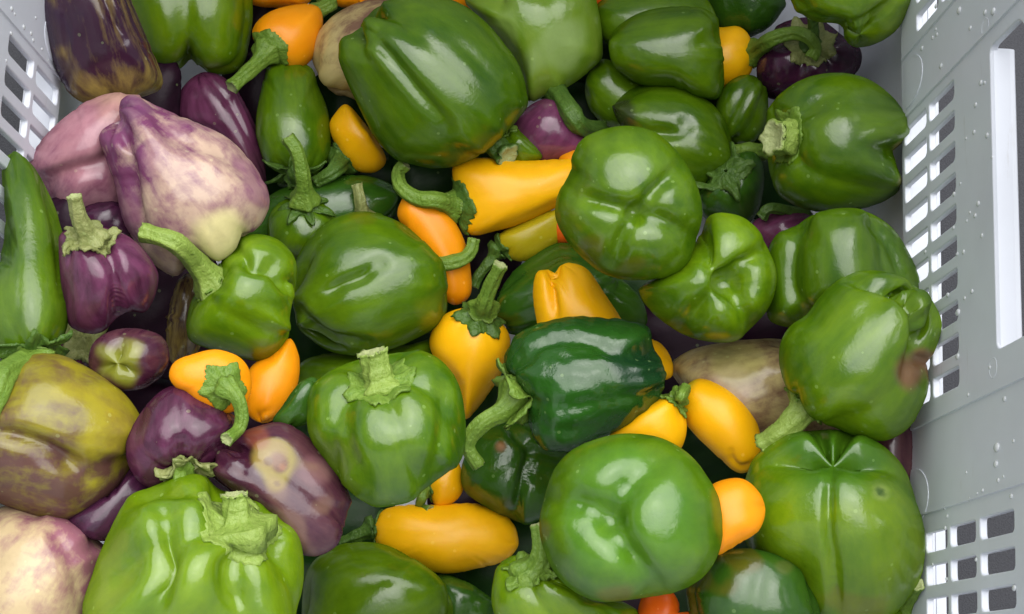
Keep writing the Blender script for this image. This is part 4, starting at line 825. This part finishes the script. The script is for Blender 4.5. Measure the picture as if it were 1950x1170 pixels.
for s in (1, -1):
    for y0, y1 in ((.0690, .0716), (-.1060, -.1034), (.1045, .1060), (-.1520, -.1500)):
        wall_bar('wall_rib', s, y0, y1, .2000, .4000, .0011)
# ring marks moulded in the end walls beside the hand hole
for s, y, z in ((1, .0735, .3245), (1, -.0940, .3245), (-1, .0735, .3245), (-1, -.1005, .3245)):
    bm = bmesh.new(); NR_ = 28; NS = 8
    vs = []; fs = []
    for i in range(NR_):
        a = 2 * PI * i / NR_
        for j in range(NS):
            q = 2 * PI * j / NS
            rr = .0047 + .0003 * math.cos(q); zz = z + rr * math.sin(a)
            vs.append(np.array([wall_x(zz, s) - s * .00012 * math.sin(q), y + rr * math.cos(a), zz]) - CO)
            fs.append((i * NS + j, ((i + 1) % NR_) * NS + j, ((i + 1) % NR_) * NS + (j + 1) % NS, i * NS + (j + 1) % NS))
    bm.free()
    add_obj('ring_mark', quad_mesh('ring_mark', vs, fs, PLA, True), crate)
xl, xr = wall_x(FLOOR, -1) - .012, wall_x(FLOOR, 1) + .012
box('floor', (xl, YF, FLOOR - .004), (xr, YB, FLOOR), crate, .001)
for y in (YB, YF):
    sg = 1 if y > 0 else -1
    vs = []
    for dy in (0.0006, TH):
        for x, z in ((wall_x(FLOOR, -1) - .010, FLOOR - .004), (wall_x(FLOOR, 1) + .010, FLOOR - .004), (wall_x(ZT, 1), ZT), (wall_x(ZT, -1), ZT)):
            vs.append(np.array([x, y + sg * dy, z]) - CO)
    add_obj('side_wall', quad_mesh('side_wall', vs, [(0, 1, 2, 3), (4, 5, 6, 7), (0, 1, 5, 4), (1, 2, 6, 5), (2, 3, 7, 6), (3, 0, 4, 7)], PLA), crate)

# ---------------------------------------------------------------- rain drops on the wall
dm, n_, l_, b_ = new_mat('water'); b_.inputs['Base Color'].default_value = (.66, .69, .71, 1)
b_.inputs['Roughness'].default_value = .06; b_.inputs['Specular IOR Level'].default_value = .7
def wall_hit(px, py, s):
    A = RA if s > 0 else LA
    d = ray(px, py); n = np.array([1, 0, -s * TILT]); return CAM + d * ((n @ (A - CAM)) / (n @ d))
base_ico = None
drops = '''1783 12 6 1827 20 9 1892 22 9 1876 24 7 1782 56 4 1784 66 5 1776 72 5 1756 92 6 1848 54 6 1792 126 7 1868 158 7 1875 158 5
1858 200 6 1855 252 6 1840 264 4 1880 258 7 1817 370 6 1863 388 7 1847 405 4 1857 411 6 1841 421 4 1816 434 5 1870 449 6 1835 480 6
1823 484 5 1851 555 6 1837 568 5 1805 562 6 1825 595 9 1824 679 8 1844 752 5 1913 760 7 1899 852 12 1897 884 9 1901 915 6 1911 908 4
1871 934 5 1861 940 4 1846 951 6 1799 967 6 1804 983 5 1926 945 7 1800 1006 6 1803 1103 5 1859 1066 5 1932 1120 8 1776 1075 4 1889 300 4 1829 350 4 1930 840 5 1762 480 5 1885 700 5 1840 900 4'''
dl = ('1 22 17', )
def drop_mesh():
    vs = []; fs = []; NRi, NSg = 5, 12
    for i in range(NRi):
        a = (PI / 2) * i / (NRi - 1)
        for j in range(NSg):
            q = 2 * PI * j / NSg
            vs.append((math.cos(a) * math.cos(q) if i < NRi - 1 else 0.0, (math.cos(a) * math.sin(q) * (1.25 if math.sin(q) < 0 else 1.0)) if i < NRi - 1 else 0.0, math.sin(a) * .55))
    for i in range(NRi - 1):
        for j in range(NSg):
            fs.append((i * NSg + j, i * NSg + (j + 1) % NSg, (i + 1) * NSg + (j + 1) % NSg, (i + 1) * NSg + j))
    fs.append(tuple(range(NSg))[::-1])
    me = quad_mesh('water_drop', vs, fs, dm, True); return me
DROP = drop_mesh()
def put_drop(px, py, r_, s):
    p = wall_hit(px, py, s); w = np.linalg.norm(p - CAM) / F * r_ * .75
    o = add_obj('water_drop', DROP)
    n = Vector((-s, 0, TILT)).normalized(); up = Vector((s * TILT, 0, 1)).normalized(); sd_ = up.cross(n)
    o.matrix_world = Matrix(((sd_[0], up[0], n[0], p[0]), (sd_[1], up[1], n[1], p[1]), (sd_[2], up[2], n[2], p[2]), (0, 0, 0, 1))) @ Matrix.Diagonal((w, w * 1.3, w, 1))
    side = 'right' if s > 0 else 'left'
    size = 'large' if r_ >= 8 else 'mid sized' if r_ >= 6 else 'tiny'
    if s < 0: where = 'on the left crate wall above its slots'
    elif py < 140: where = 'on the right crate wall above its middle slots'
    elif py < 720 and px < 1832: where = 'at the outer ends of the middle slots'
    elif py < 720: where = 'between the middle slots and the hand hole'
    elif py < 960: where = 'on the bare wall below the hand hole'
    else: where = 'on the bars of the lowest slot grid at the right'
    tag(o, size + ' clear water drop ' + where, 'water drop', size + ' water drops ' + where)
v_ = [float(q) for q in drops.split()]
for i in range(0, len(v_), 3): put_drop(v_[i], v_[i + 1], v_[i + 2], 1)
for px_, py_, r_ in ((22, 17, 6), (28, 27, 4), (45, 52, 6), (59, 64, 5), (63, 77, 5), (21, 64, 5), (12, 116, 4), (80, 94, 4), (92, 115, 3), (68, 34, 4)): put_drop(px_, py_, r_, -1)
# ---------------------------------------------------------------- peppers into the crate
for S in PEP:
    B = build_body(S)
    dist = DIST[S['id']]
    Fm, loc, k = sweep(B['c'][0], B['c'][1], dist, None)
    base = min((Fm @ (B['V'].reshape(-1, 3).T))[2]) * k      # the thing's own origin: under its middle
    origin = loc + np.array([0, 0, base])
    G = orient_out(B['V'])
    has = ('cal' in S) or ('stem' in S)
    def place(Vp):
        return (Vp @ Fm.T) * k - np.array([0, 0, base])
    attrs = colours(S, B)
    if G is not B['V'] and not np.array_equal(G, B['V']):
        attrs = {q: (ty, a[:, ::-1]) for q, (ty, a) in attrs.items()}
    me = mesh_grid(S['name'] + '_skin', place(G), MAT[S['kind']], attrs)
    if has:
        root = add_obj(S['name'], None); root.empty_display_size = .02
        root.location = origin
        add_obj('skin', me, root)
    else:
        root = add_obj(S['name'], me); root.location = origin
    tag(root, S['label'], S['cat'], S['group'])
    top = B['V'][0, 0] + B['A'] * (2.0)
    if 'cal' in S:
        Gc, rho, ps = calyx_grid(S, B)
        top = Gc[0].mean(0)
        Gc = Gc[1:]; Gc = orient_sheet(Gc, B['A'])
        cm = mesh_grid('calyx', place(Gc), MAT['stalk'], stalk_cols(Gc, S.get('cpal', 'stem'), rho[1:] * .6), False)
        co = add_obj('calyx', cm, root)
        so = co.modifiers.new('thickness', 'SOLIDIFY'); so.thickness = .0011; so.offset = -1
    if 'stem' in S:
        Q = build_stem(S, B); Q[:, 2] = STEMZ[S['id']]
        if 'cal' not in S: top = B['V'][0, 0] - B['A'] * 4
        else: top = top - B['A'] * (S['stem'][1] * .5)
        Gs, v = stem_grid(S, B, Q, top)
        Gs = orient_out(Gs)
        sa = stalk_cols(Gs, S.get('spal', 'stem'), v * .8)
        for key, c_ in (('Col', (.30, .36, .13)), ('Col2', (.42, .46, .22))):      # the pale cut face
            sa[key][1][-3:] = c_
        add_obj('stem', mesh_grid('stem', place(Gs), MAT['stalk'], sa), root)
